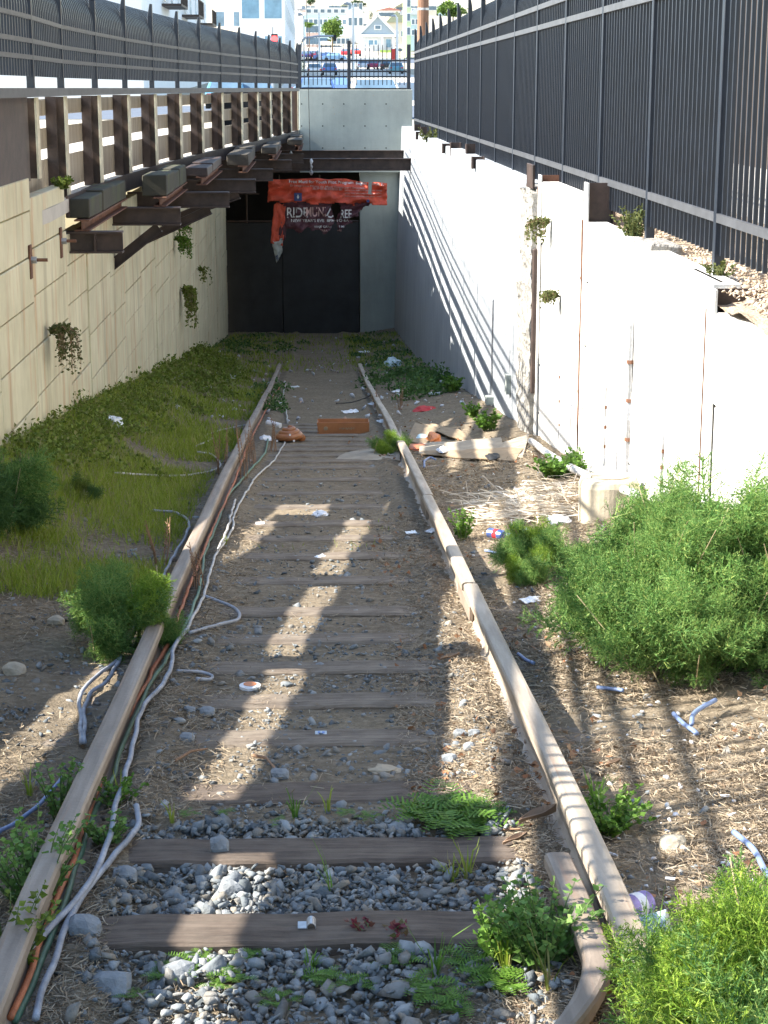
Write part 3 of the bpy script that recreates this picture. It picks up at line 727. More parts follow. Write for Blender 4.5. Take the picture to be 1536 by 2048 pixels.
    txt('RIDE', 574, 416, 20, 42, Mt); txt('MUNI', 612, 415, 19, 40, Mtp, dy=-.085); txt('D', 652, 414, 19, 14, Mt, rz=R(-28), dy=-.1); txt('FREE', 674, 420, 17, 30, Mt)
    txt("NEW YEAR'S EVE  8PM TO 6AM", 582, 439, 6, 124, Mt); txt('VIAJE GRATIS EN MUNI', 628, 452, 5.5, 72, Mt); txt('LA VISPERA DE ANO NUEVO', 628, 460, 4, 70, Mtp)
    txt('More Muni', 549, 505, 7, 24, Mn, rz=R(-62), dy=-.08)
    p = aty(596, 394, YB-.085); MB().box(p.x-.085, p.x+.085, p.y, p.y+.006, p.z-.09, p.z+.09).build('navy_emblem', Mn, t)
    m = MB(); m.add([(p.x-.03, p.y-.004, p.z+.01), (p.x+.03, p.y-.004, p.z+.01), (p.x, p.y-.004, p.z-.045)], [(0,1,2)]); m.box(p.x-.01, p.x+.01, p.y-.005, p.y-.002, p.z, p.z+.05); m.build('emblem_arrow', Mt, t)
    p = aty(736, 402, YB-.085); MB().tube([p, p+Vector((0,.01,0))], .035, 14).build('round_mark', Mn, t)
banner()
# hanging wire in front of the end wall
a = Vector((aty(612, 0, 41).x, 41, 5.0)); q = aty(620, 300, 40.5); pts = [a, aty(613, 0, 40.8), aty(616, 140, 40.5), q]
t = thing('hanging_wire', 'thin dark wire hanging down to the cross beam with clips', 'wire', q)
MB().tube(pts+[aty(622, 350, 40.4)], .007, 6).build('wire', M_dark, t)
for (py, r, mm) in ((323, .04, M_paper), (334, .035, M_galv), (345, .045, M_galv)): 
    p = aty(622, py, 40.35); MB().tube([p+Vector((0,0,.06)), p+Vector((.01,0,0)), p-Vector((0,0,.06))], [r*.5, r, r*.4], 8).build('clip', mm, t)
p = aty(582, 310, 40.3); t = props(MB().tube([p+Vector((0,0,.09)), p, p-Vector((0,0,.08))], [.01, .06, .01], 5).build('plastic_scrap', M_plast), 'small shiny plastic scrap caught on the far cross beam', 'litter')
a = atx(815, 345, 2.08); props(MB().tube([a, a+Vector((0,.03,-.8)), a+Vector((.0,0,-1.9))], .006, 6).build('hanging_wire', M_dark), 'thin wire hanging down the right wall from the cross beam end', 'wire')

# ================================================================ TRACK
RPROF = [(-.070,-.165),(.070,-.165),(.070,-.155),(.022,-.140),(.010,-.125),(.009,-.062),(.014,-.050),(.036,-.042),(.037,-.012),(.031,-.003),(.018,0),(-.018,0),(-.031,-.003),(-.037,-.012),(-.036,-.042),(-.014,-.050),(-.009,-.062),(-.010,-.125),(-.022,-.140),(-.070,-.155)]
def rail_path(x, ys, wob=0, dz=0, curve=False):
    P = []
    for y in ys:
        xx = x+wob*math.sin(y*1.3+x)+0
        P.append(((xx, y, rt(y)+dz), (1, 0, 0), (0, 0, 1)))
    return P
ys_ = list(np.arange(1.2, 33.5, .25))
props(MB().prism(RPROF, rail_path(-.755, ys_, .003, curve=True)).build('rail', M_rail, smooth=False, bevel=0), 'brown rusty left rail with cables lying beside it', 'rail')
# the right rail is broken up by shallow joints; head slightly offset at the joints
M_railp = lighter(M_rail, 'sunlit_pale_rail', 1.4, 1.04)  # left rail's steel brightened; full sun is put into the colour
rr = thing('rail', 'worn right rail in a sun brightened colour crossed by the stripe shadows of the fence', 'rail', (.755, 12, rt(12)-.165))
js = [2.2, 4.86, 8.7, 12.2, 16.5, 22, 30, 33.5]
for i in range(len(js)-1):
    yy = list(np.arange(js[i], js[i+1]-.01, .2))+[js[i+1]-.008]; o_ = [0, .004, -.005, .004, 0, -.003, 0][i]
    MB().prism(RPROF, rail_path(.755+o_, yy, .003, [0, -.004, 0, .003, 0, 0, 0][i], curve=True)).build('rail_length', M_railp, rr)
# joint bars
for y in (8.7, 12.2):
    MB().bar((.755-.024, y-.35, rt(y-.35)-.095), (.755-.024, y+.35, rt(y+.35)-.095), .022, .075).build('joint_bar', M_rail, rr, bevel=.004)
# guard rail stub with flared bent end beside the right rail, foreground
g0 = atz(1125, 1768, -2.12).y
gt = thing('guard_rail', 'short guard rail with a bent flared end beside the near right rail', 'guard rail', (.6, 4.2, rt(4.2)-.17))
P = []
for k in range(22):
    y = 4.63-k*.065; u = max(0, (3.95-y))/.75; xx = .655+.008*math.sin(y*2)-.45*u**1.6
    P.append(((xx, y, rt(y)-.030-.06*u), (1-.3*u, .35*u, 0), (0, 0, 1)))
MB().prism(RPROF, P).build('rail_length', M_rail, gt)
MB().box(.18, .34, 3.38, 3.72, rt(3.5)-.19, rt(3.5)-.15).build('foot_plate', M_rustst, gt, bevel=.006)

# ties
tie_px = [1853, 1697, 1583, 1473, 1400, 1335, 1275, 1222, 1160, 1112, 1075, 1046, 1012, 985, 958, 934]
tie_y = [atz(640, p, rt(4+0*p)-.15).y for p in tie_px[:1]]
tie_y = []
for p in tie_px:
    d = ray(640, p); t_ = 2
    while (d*t_).z > rt((d*t_).y)-.15: t_ *= 1.001
    tie_y.append((d*t_).y)
while tie_y[-1] < 20.5: tie_y.append(tie_y[-1]+.56)
m = MB()
def tie_mesh(seed):
    rnd = random.Random(seed); m = MB(); nx_, V = 26, []
    prof = [(-.105,-.16),(.105,-.16),(.108,-.01),(.098,0),(.03,-.002),(-.04,.001),(-.098,0),(-.108,-.01)]
    path = []
    for i in range(nx_+1):
        x = -1.22+2.44*i/nx_; path.append(((x, .006*math.sin(x*3+seed)+rnd.uniform(-.003,.003), rnd.uniform(-.004,.003)), (0,1,0), (0,0,1)))
    m.prism(prof, path)
    return m
protos = []
for s in range(4):
    o = tie_mesh(s).build('railroad_tie', M_tie if s < 3 else M_tied, org=(0,0,0)); protos.append(o)
place = ['nearest', 'second', 'third', 'fourth', 'fifth', 'sixth', 'seventh', 'eighth', 'ninth', 'tenth', 'eleventh', 'twelfth', 'thirteenth', 'fourteenth', 'fifteenth', 'sixteenth', 'seventeenth', 'eighteenth', 'nineteenth', 'twentieth', 'twenty first', 'twenty second', 'twenty third', 'twenty fourth', 'twenty fifth', 'twenty sixth', 'twenty seventh', 'twenty eighth', 'twenty ninth', 'thirtieth', 'thirty first', 'thirty second', 'thirty third']
for i, y in enumerate(tie_y):
    o = protos[i] if i < 4 else protos[3].copy()
    if i >= 4: C.objects.link(o)
    sl = math.atan((rt(y+.2)-rt(y-.2))/.4)
    dz = -.150 if i < 3 else -.147+random.uniform(-.006, .004)
    o.location = (random.uniform(-.03, .03), y, rt(y)+dz); o.rotation_euler = (sl, 0, R(random.uniform(-.7, .7)+(-.4 if i < 3 else 0)))
    lab = ('bare brown tie with a metal clip lying on it' if i == 0 else 'bare brown tie with a grey rock on its left end' if i == 1 else 'dark tie at the edge of the weed patch' if i == 2 else ('dirt covered timber tie, %s from the camera' % place[i] if i < len(place) else 'half buried tie, %s row beyond the brown coil in the shade' % (i-len(place)+1) if False else 'shaded half buried timber tie %d rows beyond the dark cable stretch' % (i-len(place)+1)))
    props(o, lab, 'railroad tie', 'timber ties of the track')

# ================================================================ LOOSE GROUND STUFF
ico = bmesh.new(); bmesh.ops.create_icosphere(ico, subdivisions=1, radius=1); ico.verts.ensure_lookup_table()
IV = np.array([v.co[:] for v in ico.verts]); IF = np.array([[v.index for v in f.verts] for f in ico.faces]); ico.free()
def hull(g):
    bm = bmesh.new(); pts = g.normal(size=(11, 3)); pts /= np.linalg.norm(pts, axis=1, keepdims=True); pts *= np.array([g.uniform(1, 1.35), g.uniform(.65, .95), g.uniform(.35, .7)])
    for p in pts: bm.verts.new(p)
    h = bmesh.ops.convex_hull(bm, input=bm.verts[:]); bmesh.ops.delete(bm, geom=[v for v in bm.verts if not v.link_faces], context='VERTS')
    bmesh.ops.triangulate(bm, faces=bm.faces[:]); bm.normal_update(); bm.verts.index_update(); V = np.array([v.co[:] for v in bm.verts]); Fx = np.array([[v.index for v in f.verts] for f in bm.faces]); bm.free(); return V, Fx
def stones_np(P, S, seed=0):
    g = np.random.default_rng(seed); N = len(P); out = []
    nt_ = 14
    for k in range(nt_):
        idx = np.where(np.arange(N) % nt_ == k)[0]
        if not len(idx): continue
        TV, TF = hull(g)
        D = g.normal(size=(len(idx), 3)); D[:, 2] = np.abs(D[:, 2])+.9
        out.append(inst(TV, TF, rot_dir(D), S[idx], P[idx]))
    return cat_meshes(out)
def scatter(n, x0, x1, y0, y1, dens=None, ywt=True):
    X = rng.uniform(x0, x1, n)
    if ywt: Y = 1/rng.uniform(1/y1, 1/y0, n)      # evenly spread as seen, so denser near
    else: Y = rng.uniform(y0, y1, n)
    if dens is not None: k = rng.uniform(0, 1, n) < dens(X, Y); X, Y = X[k], Y[k]
    return X, Y
def nfield(X, Y, s, off=0): return np.array([noise.noise(Vector((x*s+off, y*s, off))) for x, y in zip(X, Y)])
# thick ballast in the near cribs
def in_tie(Y, m=.10):
    r = np.zeros(len(Y), bool)
    for ty in tie_y[:3]: r |= np.abs(Y-ty) < m
    return r
X, Y = scatter(15000, -.60, .60, 3.3, 5.28, ywt=False)
k = (~in_tie(Y, .115)) & (rng.uniform(0, 1, len(X)) < np.where((Y < tie_y[0]-.26), .35, 1)*np.where(X > .22, .45, 1)*np.where(X < -.45, .4, 1)); X, Y = X[k], Y[k]
S = np.clip(rng.lognormal(math.log(.0105), .52, len(X)), .004, .042)
Z = gz_np(X, Y)+rng.uniform(0, .035, len(X))
V, Fx = stones_np(np.stack([X, Y, Z], 1), S, 1); props(npmesh('ballast', V, Fx, M_stone), kind='stuff', label='grey crushed stone between the near ties', cat='gravel')
X, Y = scatter(80000, -1.6, 2.05, 3.3, 16, lambda x, y: np.where(np.abs(x) < .62, .75, np.where(x < -.8, .55, .22))*np.where(y > 11, .6, 1))
nf = nfield(X, Y, 1.7, 5); k = (nf > -.08)|(rng.uniform(0, 1, len(X)) < .4); X, Y = X[k], Y[k]; k = ~(in_tie(Y, .10) & (rng.uniform(0, 1, len(X)) < .93)); X, Y = X[k], Y[k]
S = np.clip(rng.lognormal(math.log(.0046), .65, len(X)), .003, .024)*(1+Y*.02)
V, Fx = stones_np(np.stack([X, Y, gz_np(X, Y)+S*.2], 1), S, 2); props(npmesh('gravel', V, Fx, M_stone), kind='stuff', label='small stones scattered over the dirt along the track', cat='gravel')
X, Y = scatter(3500, 2.14, 2.6, 8, 18); S = np.clip(rng.lognormal(math.log(.007), .6, len(X)), .004, .035)
V, Fx = stones_np(np.stack([X, Y, np.full(len(X), -1.05)], 1), S, 3)
props(npmesh('rubble', V, Fx, island('rubble', [(.40,.31,.22), (.52,.44,.34), (.34,.24,.17), (.58,.52,.44)], .9, noise_sc=20)), kind='stuff', label='loose soil clods and rubble on the right wall top', cat='gravel')

# straw / dry grass lying on the ground
def strip_tpl(seg=3, bend=.25):
    V = []; 
    for i in range(seg+1):
        t = i/seg; z = t-.5; V += [(-.5, bend*(1-(2*t-1)**2)*.0, z), (.5, 0, z)]
    V = np.array(V); V[:, 1] = bend*(1-(2*V[:, 2])**2)
    Fq = np.array([[2*i, 2*i+1, 2*i+3, 2*i+2] for i in range(seg)]); return V, Fq
def litter(n, x0, x1, y0, y1, dens, Lr, wd, m, name, lab, seed=0, lift=.012, tilt=.22):
    X, Y = scatter(n, x0, x1, y0, y1, dens); N = len(X); TV, TF = strip_tpl()
    D = rng.normal(size=(N, 3)); D[:, 2] *= tilt
    L = rng.uniform(*Lr, N)*(1+.03*Y); S = np.stack([np.full(N, wd)*rng.uniform(.6, 1.5, N)*(1+.05*Y), L*rng.uniform(-.8, .8, N), L], 1)
    V, Fx = inst(TV, TF, rot_dir(D), S, np.stack([X, Y, gz_np(X, Y)+rng.uniform(0, lift, N)+.004], 1))
    return props(npmesh(name, V, Fx, m), kind='stuff', label=lab, cat='dry grass')
dR = lambda x, y: np.clip(.35+nfield(x, y, 1.5, 2)*1.4+(x > 1)*.3, .12, 1)
litter(120000, .84, 2.08, 3.4, 17, dR, (.012, .055), .0018, M_straw, 'dry_straw', 'matted dry straw covering the sunny strip right of the track')
litter(34000, .28, .72, 3.3, 12, lambda x, y: np.clip((x-.2)*2.2+nfield(x, y, 2, 8), 0, 1), (.012, .05), .0016, M_straw, 'dry_straw', 'thin dry straw inside the right rail')
litter(45000, -1.9, -.80, 3.3, 13, lambda x, y: np.clip(.35+nfield(x, y, 1.4, 4)*1.6, .05, 1), (.012, .055), .0018, M_straw, 'dry_straw', 'dry straw on the shaded ground left of the track')
litter(20000, -.72, -.36, 3.2, 12, lambda x, y: np.clip(.7+nfield(x, y, 2, 3), .1, 1)*np.where(x > -.45, .5, 1), (.012, .06), .0017, M_straw, 'dry_straw', 'dead twigs and straw between the cables beside the left rail')
litter(6000, -.4, .4, 3.3, 14, lambda x, y: np.clip(.3+nfield(x, y, 2, 6)*2, 0, 1), (.012, .045), .0015, M_straw, 'dry_straw', 'sparse straw bits in the middle of the track')
# dead leaves
def leaf_tpl():
    V = np.array([(0,0,0),(.35,.06,.35),(0,-.03,1),(-.35,.06,.35),(0,0,.45)]); Fx = np.array([[0,1,4],[1,2,4],[2,3,4],[3,0,4]]); return V, Fx
X, Y = scatter(5200, .3, 2.05, 3.3, 27, lambda x, y: np.clip(.15+.35*(y > 13)+nfield(x, y, 1.1, 11)*2, .02, 1)); N = len(X); TV, TF = leaf_tpl()
D = rng.normal(size=(N, 3)); D[:, 2] *= .35
V, Fx = inst(TV, TF, rot_dir(D), rng.uniform(.015, .042, N), np.stack([X, Y, gz_np(X, Y)+.012], 1)); props(npmesh('dead_leaves', V, Fx, M_leaf), kind='stuff', label='brown dead leaves scattered in the straw', cat='leaves')
# heap of bleached palm straw on the sunny side
X, Y = scatter(2600, 1.0, 1.95, 11.3, 13.2, lambda x, y: np.exp(-((x-1.45)/.38)**2-((y-12.1)/.55)**2), ywt=False); N = len(X); TV, TF = strip_tpl()
D = np.stack([rng.normal(0, 1, N), rng.normal(0, .25, N), rng.normal(0, .1, N)], 1); L = rng.uniform(.1, .35, N)
V, Fx = inst(TV, TF, rot_dir(D), np.stack([np.full(N, .007), L*.3, L], 1), np.stack([X, Y, gz_np(X, Y)+rng.uniform(.01, .07, N)], 1))
props(npmesh('straw_heap', V, Fx, island('bleached', [(.55,.47,.36), (.70,.63,.52), (.44,.35,.25), (.78,.72,.62)], .9)), kind='stuff', label='heap of bleached long dry fronds on the sunny ground by the footing', cat='dry grass')
# many small white scraps in the verge
X, Y = scatter(420, .9, 2.05, 3.6, 26); N = len(X); V, Fx = stones_np(np.stack([X, Y, gz_np(X, Y)+.012], 1), rng.uniform(.004, .014, N), 5)
props(npmesh('litter_scraps', V, Fx, island('scraps', [(.6,.6,.6), (.75,.74,.7), (.5,.52,.58), (.66,.55,.45)], .7)), kind='stuff', label='tiny pale scraps and butts strewn over the right verge', cat='litter')
X, Y = scatter(170, -2.0, 1.9, 20, 44); N = len(X); V, Fx = stones_np(np.stack([X, Y, gz_np(X, Y)+.05], 1), rng.uniform(.012, .05, N), 6)
props(npmesh('litter_scraps', V, Fx, island('scraps_far', [(.5,.5,.52), (.6,.62,.66), (.35,.37,.42), (.45,.3,.22)], .7)), kind='stuff', label='pale rubbish scraps strewn over the shaded ground near the tunnel', cat='litter')

# ---------------------------------------------------------------- grass and ground cover
def blade_tpl():
    V = np.array([(-.5,0,0),(.5,0,0),(.38,.10,.45),(-.38,.10,.45),(0,.42,1),(0,.42,1.0)]); Fx = np.array([[0,1,2,3],[3,2,4,5]]); V[5] += [.01,0,0]; return V, Fx
def grass(n, x0, x1, y0, y1, dens, Hr, wd, m, name, lab, ywt=True):
    X, Y = scatter(n, x0, x1, y0, y1, dens, ywt); N = len(X); TV, TF = blade_tpl()
    D = rng.normal(size=(N, 3))*.32; D[:, 2] = 1; H = rng.uniform(*Hr, N)
    V, Fx = inst(TV, TF, rot_dir(D), np.stack([np.full(N, wd)*rng.uniform(.7, 1.4, N)*(1+.03*Y), H, H], 1), np.stack([X, Y, gz_np(X, Y)-.005], 1))
    return props(npmesh(name, V, Fx, m), kind='stuff', label=lab, cat='grass')
gL = lambda x, y: np.clip(nfield(x, y, 1.0, 20)*2.0+.65*sst(8.6, 10.2, y)+.3-.7*sst(-1.25, -.85, x), 0, 1)
grass(40000, -2.3, -.9, 8.8, 19, gL, (.03, .13), .0045, M_grass, 'grass', 'yellow green grass on the left side of the track')
grass(13000, -2.3, -.85, 17, 34, lambda x, y: np.clip(nfield(x, y, .8, 30)*2+.6, 0, 1), (.05, .15), .007, M_grass, 'grass', 'short grass on the shaded left side towards the tunnel')
grass(1500, -.6, .6, 8, 12.5, lambda x, y: np.exp(-((y-11.2)/.35)**2)*.6*np.clip(nfield(x, y, 2, 1)*3+.2, 0, 1), (.02, .06), .004, M_grass, 'grass', 'fine grass sprouting in the middle of the track')
grass(9000, -2.2, 1.9, 33, 45, lambda x, y: np.clip(nfield(x, y, .8, 33)*2+.7, 0, 1)*np.where(np.abs(x) < .6, .25, .8), (.04, .14), .008, M_grass, 'grass', 'dark green growth in front of the tunnel gate', ywt=False)
def leafclump_np(P, n_per, rad, hgt, size, seed=0):
    """leafy domes: leaves spread through a low dome round each point"""
    g = np.random.default_rng(seed); N = len(P)*n_per; Q = np.repeat(P, n_per, 0)
    a = g.uniform(0, 2*np.pi, N); r = np.sqrt(g.uniform(0, 1, N))*np.repeat(rad, n_per) if np.ndim(rad) else np.sqrt(g.uniform(0, 1, N))*rad
    hh = (np.repeat(hgt, n_per) if np.ndim(hgt) else hgt); rr_ = (np.repeat(rad, n_per) if np.ndim(rad) else rad)
    z = hh*(1-(r/rr_)**2)*g.uniform(.25, 1.05, N)
    Q = Q+np.stack([r*np.cos(a), r*np.sin(a), z], 1)
    D = g.normal(size=(N, 3)); D[:, 2] = np.abs(D[:, 2])*.8+.1
    TV, TF = leaf_tpl(); TV = TV.copy(); TV[:, 0] *= 1.1
    return inst(TV, TF, rot_dir(D), g.uniform(.6, 1.4, N)*size, Q)
def cover(n, x0, x1, y0, y1, dens, rad, hgt, size, n_per, m, name, lab, seed):
    X, Y = scatter(n, x0, x1, y0, y1, dens, ywt=False); P = np.stack([X, Y, gz_np(X, Y)-.01], 1)
    V, Fx = leafclump_np(P, n_per, rng.uniform(*rad, len(X)), rng.uniform(*hgt, len(X)), size, seed)
    return props(npmesh(name, V, Fx, m), kind='stuff', label=lab, cat='ground cover')
cover(240, -2.28, -1.35, 12.5, 22, lambda x, y: np.clip(1.0-(x+2.3)*1.3+nfield(x, y, 1.2, 7)*1.6, 0, 1), (.10, .26), (.05, .24), .032, 110, M_cover, 'ground_cover', 'dense low weeds at the foot of the cream wall', 41)
cover(190, -2.28, -1.3, 21, 33, lambda x, y: np.clip(1.0-(x+2.3)*.8+nfield(x, y, 1.0, 9), 0, 1), (.16, .32), (.08, .26), .045, 90, M_cover, 'ground_cover', 'low weeds further along the cream wall', 42)
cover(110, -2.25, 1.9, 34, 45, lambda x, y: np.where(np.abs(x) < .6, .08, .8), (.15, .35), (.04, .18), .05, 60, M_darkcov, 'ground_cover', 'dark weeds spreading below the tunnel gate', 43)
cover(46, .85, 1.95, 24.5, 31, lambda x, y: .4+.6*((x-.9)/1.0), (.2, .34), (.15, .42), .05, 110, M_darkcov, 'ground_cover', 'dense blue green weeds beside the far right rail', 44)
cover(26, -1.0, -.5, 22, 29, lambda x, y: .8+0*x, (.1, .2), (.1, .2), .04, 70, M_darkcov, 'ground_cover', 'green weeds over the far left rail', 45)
cover(60, 2.2, 2.5, 8.4, 16.5, lambda x, y: np.clip(.5+nfield(x, y, 1.5, 3)*2, 0, 1)*.6, (.05, .12), (.05, .16), .026, 60, M_wallpl, 'ground_cover', 'dusty green weeds under the right fence', 46)
cover(46, 2.2, 2.5, 18, 34, lambda x, y: np.clip(.4+nfield(x, y, 1.0, 5)*2, 0, 1), (.06, .14), (.04, .16), .035, 50, M_wallpl, 'ground_cover', 'dusty weeds on the far right wall top', 47)

# ================================================================ PLANTS
def fil_tpl(seed, levels=9, npin=3, nsub=6, nfil=3, wd=.009):
    g = np.random.default_rng(seed); T = []
    def tri(a, b, w_):
        a = np.array(a); b = np.array(b); d = b-a; s = np.cross(d, g.normal(size=3)); s = s/(np.linalg.norm(s)+1e-9)*w_; T.append((a-s, a+s, b))
    def pos(t): return np.array([.10*t*t, .05*math.sin(t*3), t])
    for i in range(6): tri(pos(i/6), pos((i+1.2)/6), wd*1.3)
    for l in range(levels):
        t = .12+.86*l/levels; base = pos(t); Lp = .42*(1-t)**.7+.08
        for k in range(npin):
            a = 2*math.pi*(k/npin)+l*1.1+g.uniform(-.3, .3); d = np.array([math.cos(a), math.sin(a), .75]); d /= np.linalg.norm(d)
            tri(base, base+d*Lp, wd)
            for s in range(nsub):
                u = .2+.8*s/nsub; q = base+d*Lp*u; dd = d+g.normal(size=3)*.75; dd /= np.linalg.norm(dd); Ls = Lp*.42*(1.1-u*.6)
                tri(q, q+dd*Ls, wd*.8)
                for f in range(nfil):
                    q2 = q+dd*Ls*(.3+.3*f); d3 = dd+g.normal(size=3)*.7; d3 /= np.linalg.norm(d3); tri(q2, q2+d3*Ls*.55, wd*.7)
    A = np.array(T).reshape(-1, 3); return A, np.arange(len(A)).reshape(-1, 3)
FT = [fil_tpl(s) for s in range(5)]
def fennel(label, c, rx, ry, h, n, fl, mats, name='fennel_bush', group=None, seed=0, stems=14, yfrac=.3, lean=(0, 0), wd=1.0, group2=None):
    g = np.random.default_rng(seed); t = thing(name, label, 'bush', c, group)
    m = MB(); L = [[], []]; nsp = max(8, n//19)
    # plume centres: clumps within a dome
    cl = []
    for i in range(nsp):
        a = g.uniform(0, 2*np.pi); r = math.sqrt(g.uniform(0, 1))*.9; z = h*math.sqrt(max(.05, 1-r*r))*g.uniform(.3, .98)
        cl.append((c[0]+rx*r*math.cos(a)+lean[0]*z, c[1]+ry*r*math.sin(a)+lean[1]*z, c[2]+z, g.uniform(0, 1)))
    cl = np.array(cl); idx = g.integers(0, nsp, n); P = cl[idx, :3]+g.normal(size=(n, 3))*np.array([rx, ry, h])*(.05+.10*g.uniform(0, 1, (n, 1))); cd_ = g.normal(size=(nsp, 3))*.5
    O = np.array([c[0], c[1], c[2]-h*.25]); D = (cl[idx, :3]-O)/np.array([rx, ry, h*.9]); D = D/np.linalg.norm(D, axis=1, keepdims=True)+cd_[idx]+g.normal(size=(n, 3))*.5; D[:, 2] = np.abs(D[:, 2])*.8+.15
    P = P-D/np.linalg.norm(D, axis=1, keepdims=True)*fl*.5; S = g.uniform(.6, 1.3, n)*fl*(g.uniform(.75, 1.3, nsp)[idx])
    P[:, 2] = np.maximum(P[:, 2], c[2]+.01)
    mi = (cl[idx, 3] < yfrac).astype(int)
    for q in (0, 1):
        for k in range(len(FT)):
            ii = np.where((mi == q) & (np.arange(n) % len(FT) == k))[0]
            if len(ii): TV, TF = FT[k]; L[q].append(inst(TV*np.array([1, 1, 1]), TF, rot_dir(D[ii]), S[ii], P[ii]))
        if L[q]: V, Fx = cat_meshes(L[q]); npmesh('foliage', V, Fx, mats[q], t)
    for i in range(stems):
        p = cl[i % nsp, :3]; b0 = Vector((c[0]+g.uniform(-.15, .15)*rx, c[1]+g.uniform(-.15, .15)*ry, c[2]-.03)); e = Vector(p)
        m.tube([b0, b0.lerp(e, .5)+Vector((0, 0, .06*h)), e], [.011*h/.5, .007*h/.5, .003], 6)
    m.build('stems', M_stem, t); m = MB()
    for i in range(stems):
        a = g.uniform(0, 6.28); b0 = Vector((c[0]+g.uniform(-.7, .7)*rx, c[1]+g.uniform(-.7, .7)*ry, c[2]-.02)); e = b0+Vector((.5*rx*math.cos(a), .5*ry*math.sin(a), h*g.uniform(.3, 1.12)))
        m.tube([b0, b0.lerp(e, .5)+Vector((0, 0, .05*h)), e], [.0035, .003, .0015], 5)
    m.build('dead_stalks', M_twigp, t); return t
def gp(px, py, dz=0): p = atg(px, py); return (p.x, p.y, p.z+dz)
fennel('large feathery fennel bush against the white wall on the right', (1.68, 7.3, gz(1.68, 7.3)), .60, .85, .66, 1450, .22, (M_fennel, M_fennely), seed=1, stems=70, yfrac=0)
c = gp(1085, 1150); fennel('small fennel clump with yellowing tips left of the large bush', c, .26, .40, .22, 260, .15, (M_fennel, M_fennely), seed=2, yfrac=.4)
fennel('bright yellow green fennel in the bottom right corner', (1.09, 3.25, gz(1.09, 3.25)), .46, .60, .42, 1300, .18, (M_fennely, M_fennel), seed=3, stems=30, yfrac=.3)
c = gp(255, 1305); fennel('round fennel tuft growing over the left rail', (c[0], c[1]+.05, c[2]), .21, .30, .34, 340, .15, (M_fennel, M_fennely), seed=4, yfrac=.12)
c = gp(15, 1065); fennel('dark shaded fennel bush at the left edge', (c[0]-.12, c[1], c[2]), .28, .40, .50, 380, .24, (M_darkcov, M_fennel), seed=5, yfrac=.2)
c = gp(770, 905); fennel('small yellow fennel sprig on the right rail by the cardboard', (c[0], c[1], c[2]), .17, .3, .17, 110, .13, (M_fennely, M_fennel), seed=6, yfrac=.4)
c = gp(160, 1000); fennel('low dark tuft in the grass on the left', c, .14, .2, .10, 60, .12, (M_darkcov, M_cover), seed=7)

def leafy(label, c, rad, h, nst, lsize, m, name='weed', cat='weed', seed=0, arch=.5, group=None):
    """stems with pairs of ovate leaves"""
    g = np.random.default_rng(seed); t = thing(name, label, cat, c, group); sm = MB(); P = []; D = []; S = []
    for i in range(nst):
        a = g.uniform(0, 6.28); r = rad*math.sqrt(g.uniform(.02, 1)); H = h*g.uniform(.5, 1.1); b0 = np.array([c[0]+.25*r*math.cos(a), c[1]+.25*r*math.sin(a), c[2]-.005]); e = np.array([c[0]+r*math.cos(a), c[1]+r*math.sin(a), c[2]+H])
        pts = [b0+(e-b0)*u+np.array([0, 0, arch*H*.3*math.sin(math.pi*u)]) for u in (0, .33, .66, 1)]
        sm.tube([Vector(p) for p in pts], [.003, .0025, .002, .001], 4)
        for k in range(9):
            u = .15+.85*k/8; p = b0+(e-b0)*u+np.array([0, 0, arch*H*.3*math.sin(math.pi*u)])
            for s in range(2): b_ = g.uniform(0, 6.28); P.append(p); D.append([math.cos(b_), math.sin(b_), g.uniform(-.1, .7)]); S.append(lsize*g.uniform(.5, 1.2)*(1.1-.4*u))
    TV, TF = leaf_tpl(); TV = TV*np.array([1.15, 1, 1]); V, Fx = inst(TV, TF, rot_dir(np.array(D), None), np.array(S), np.array(P))
    npmesh('leaves', V, Fx, m, t); sm.build('stems', M_stem, t); return t
def tuft(label, c, n, h, wd, m, seed=0, name='grass_tuft', group='grass tufts between the ties', spread=.5):
    g = np.random.default_rng(seed); V = []; Fs = []; mb = MB()
    for i in range(n):
        a = g.uniform(0, 6.28); H = h*g.uniform(.45, 1.15); out = H*spread*g.uniform(.1, 1.1); d = Vector((math.cos(a), math.sin(a), 0)); s = Vector((-d.y, d.x, 0))*wd/2; b0 = Vector(c)+d*.008
        pts = [b0+d*out*u**1.8+Vector((0, 0, H*(u-.28*u*u*g.uniform(.2, 1.6)))) for u in (0, .3, .6, .85, 1)]
        ws = [.8, 1, .8, .45, .05]; Vv = []
        for p, w_ in zip(pts, ws): Vv += [p-s*w_, p+s*w_]
        mb.add(Vv, [(2*k, 2*k+1, 2*k+3, 2*k+2) for k in range(4)])
    return props(mb.build(name, m), label, 'grass', group)
def ferny(label, c, rad, n, m, seed=0, name='yarrow_weed', group='ferny weeds in the ballast'):
    """low rosette of pinnate leaves"""
    g = np.random.default_rng(seed); mb = MB()
    for i in range(n):
        a = g.uniform(0, 6.28); L = rad*g.uniform(.5, 1.1); d = Vector((math.cos(a), math.sin(a), 0)); s = Vector((-d.y, d.x, 0)); up = g.uniform(.2, .9); off = Vector((g.uniform(-.4, .4)*rad, g.uniform(-.4, .4)*rad, 0)); prev = None
        for k in range(10):
            u = k/9; p = Vector(c)+off+d*L*u+Vector((0, 0, L*up*(u-.75*u*u)+.008)); wv = L*.24*math.sin(math.pi*min(1, u*.9+.12))
            for sg in (-1, 1):
                q = p+s*sg*wv+d*L*.07+Vector((0, 0, wv*.25)); mb.add([p-d*L*.03, p+d*L*.03, q+d*L*.012, q-d*L*.02], [(0,1,2,3)])
    return props(mb.build(name, m), label, 'weed', group)
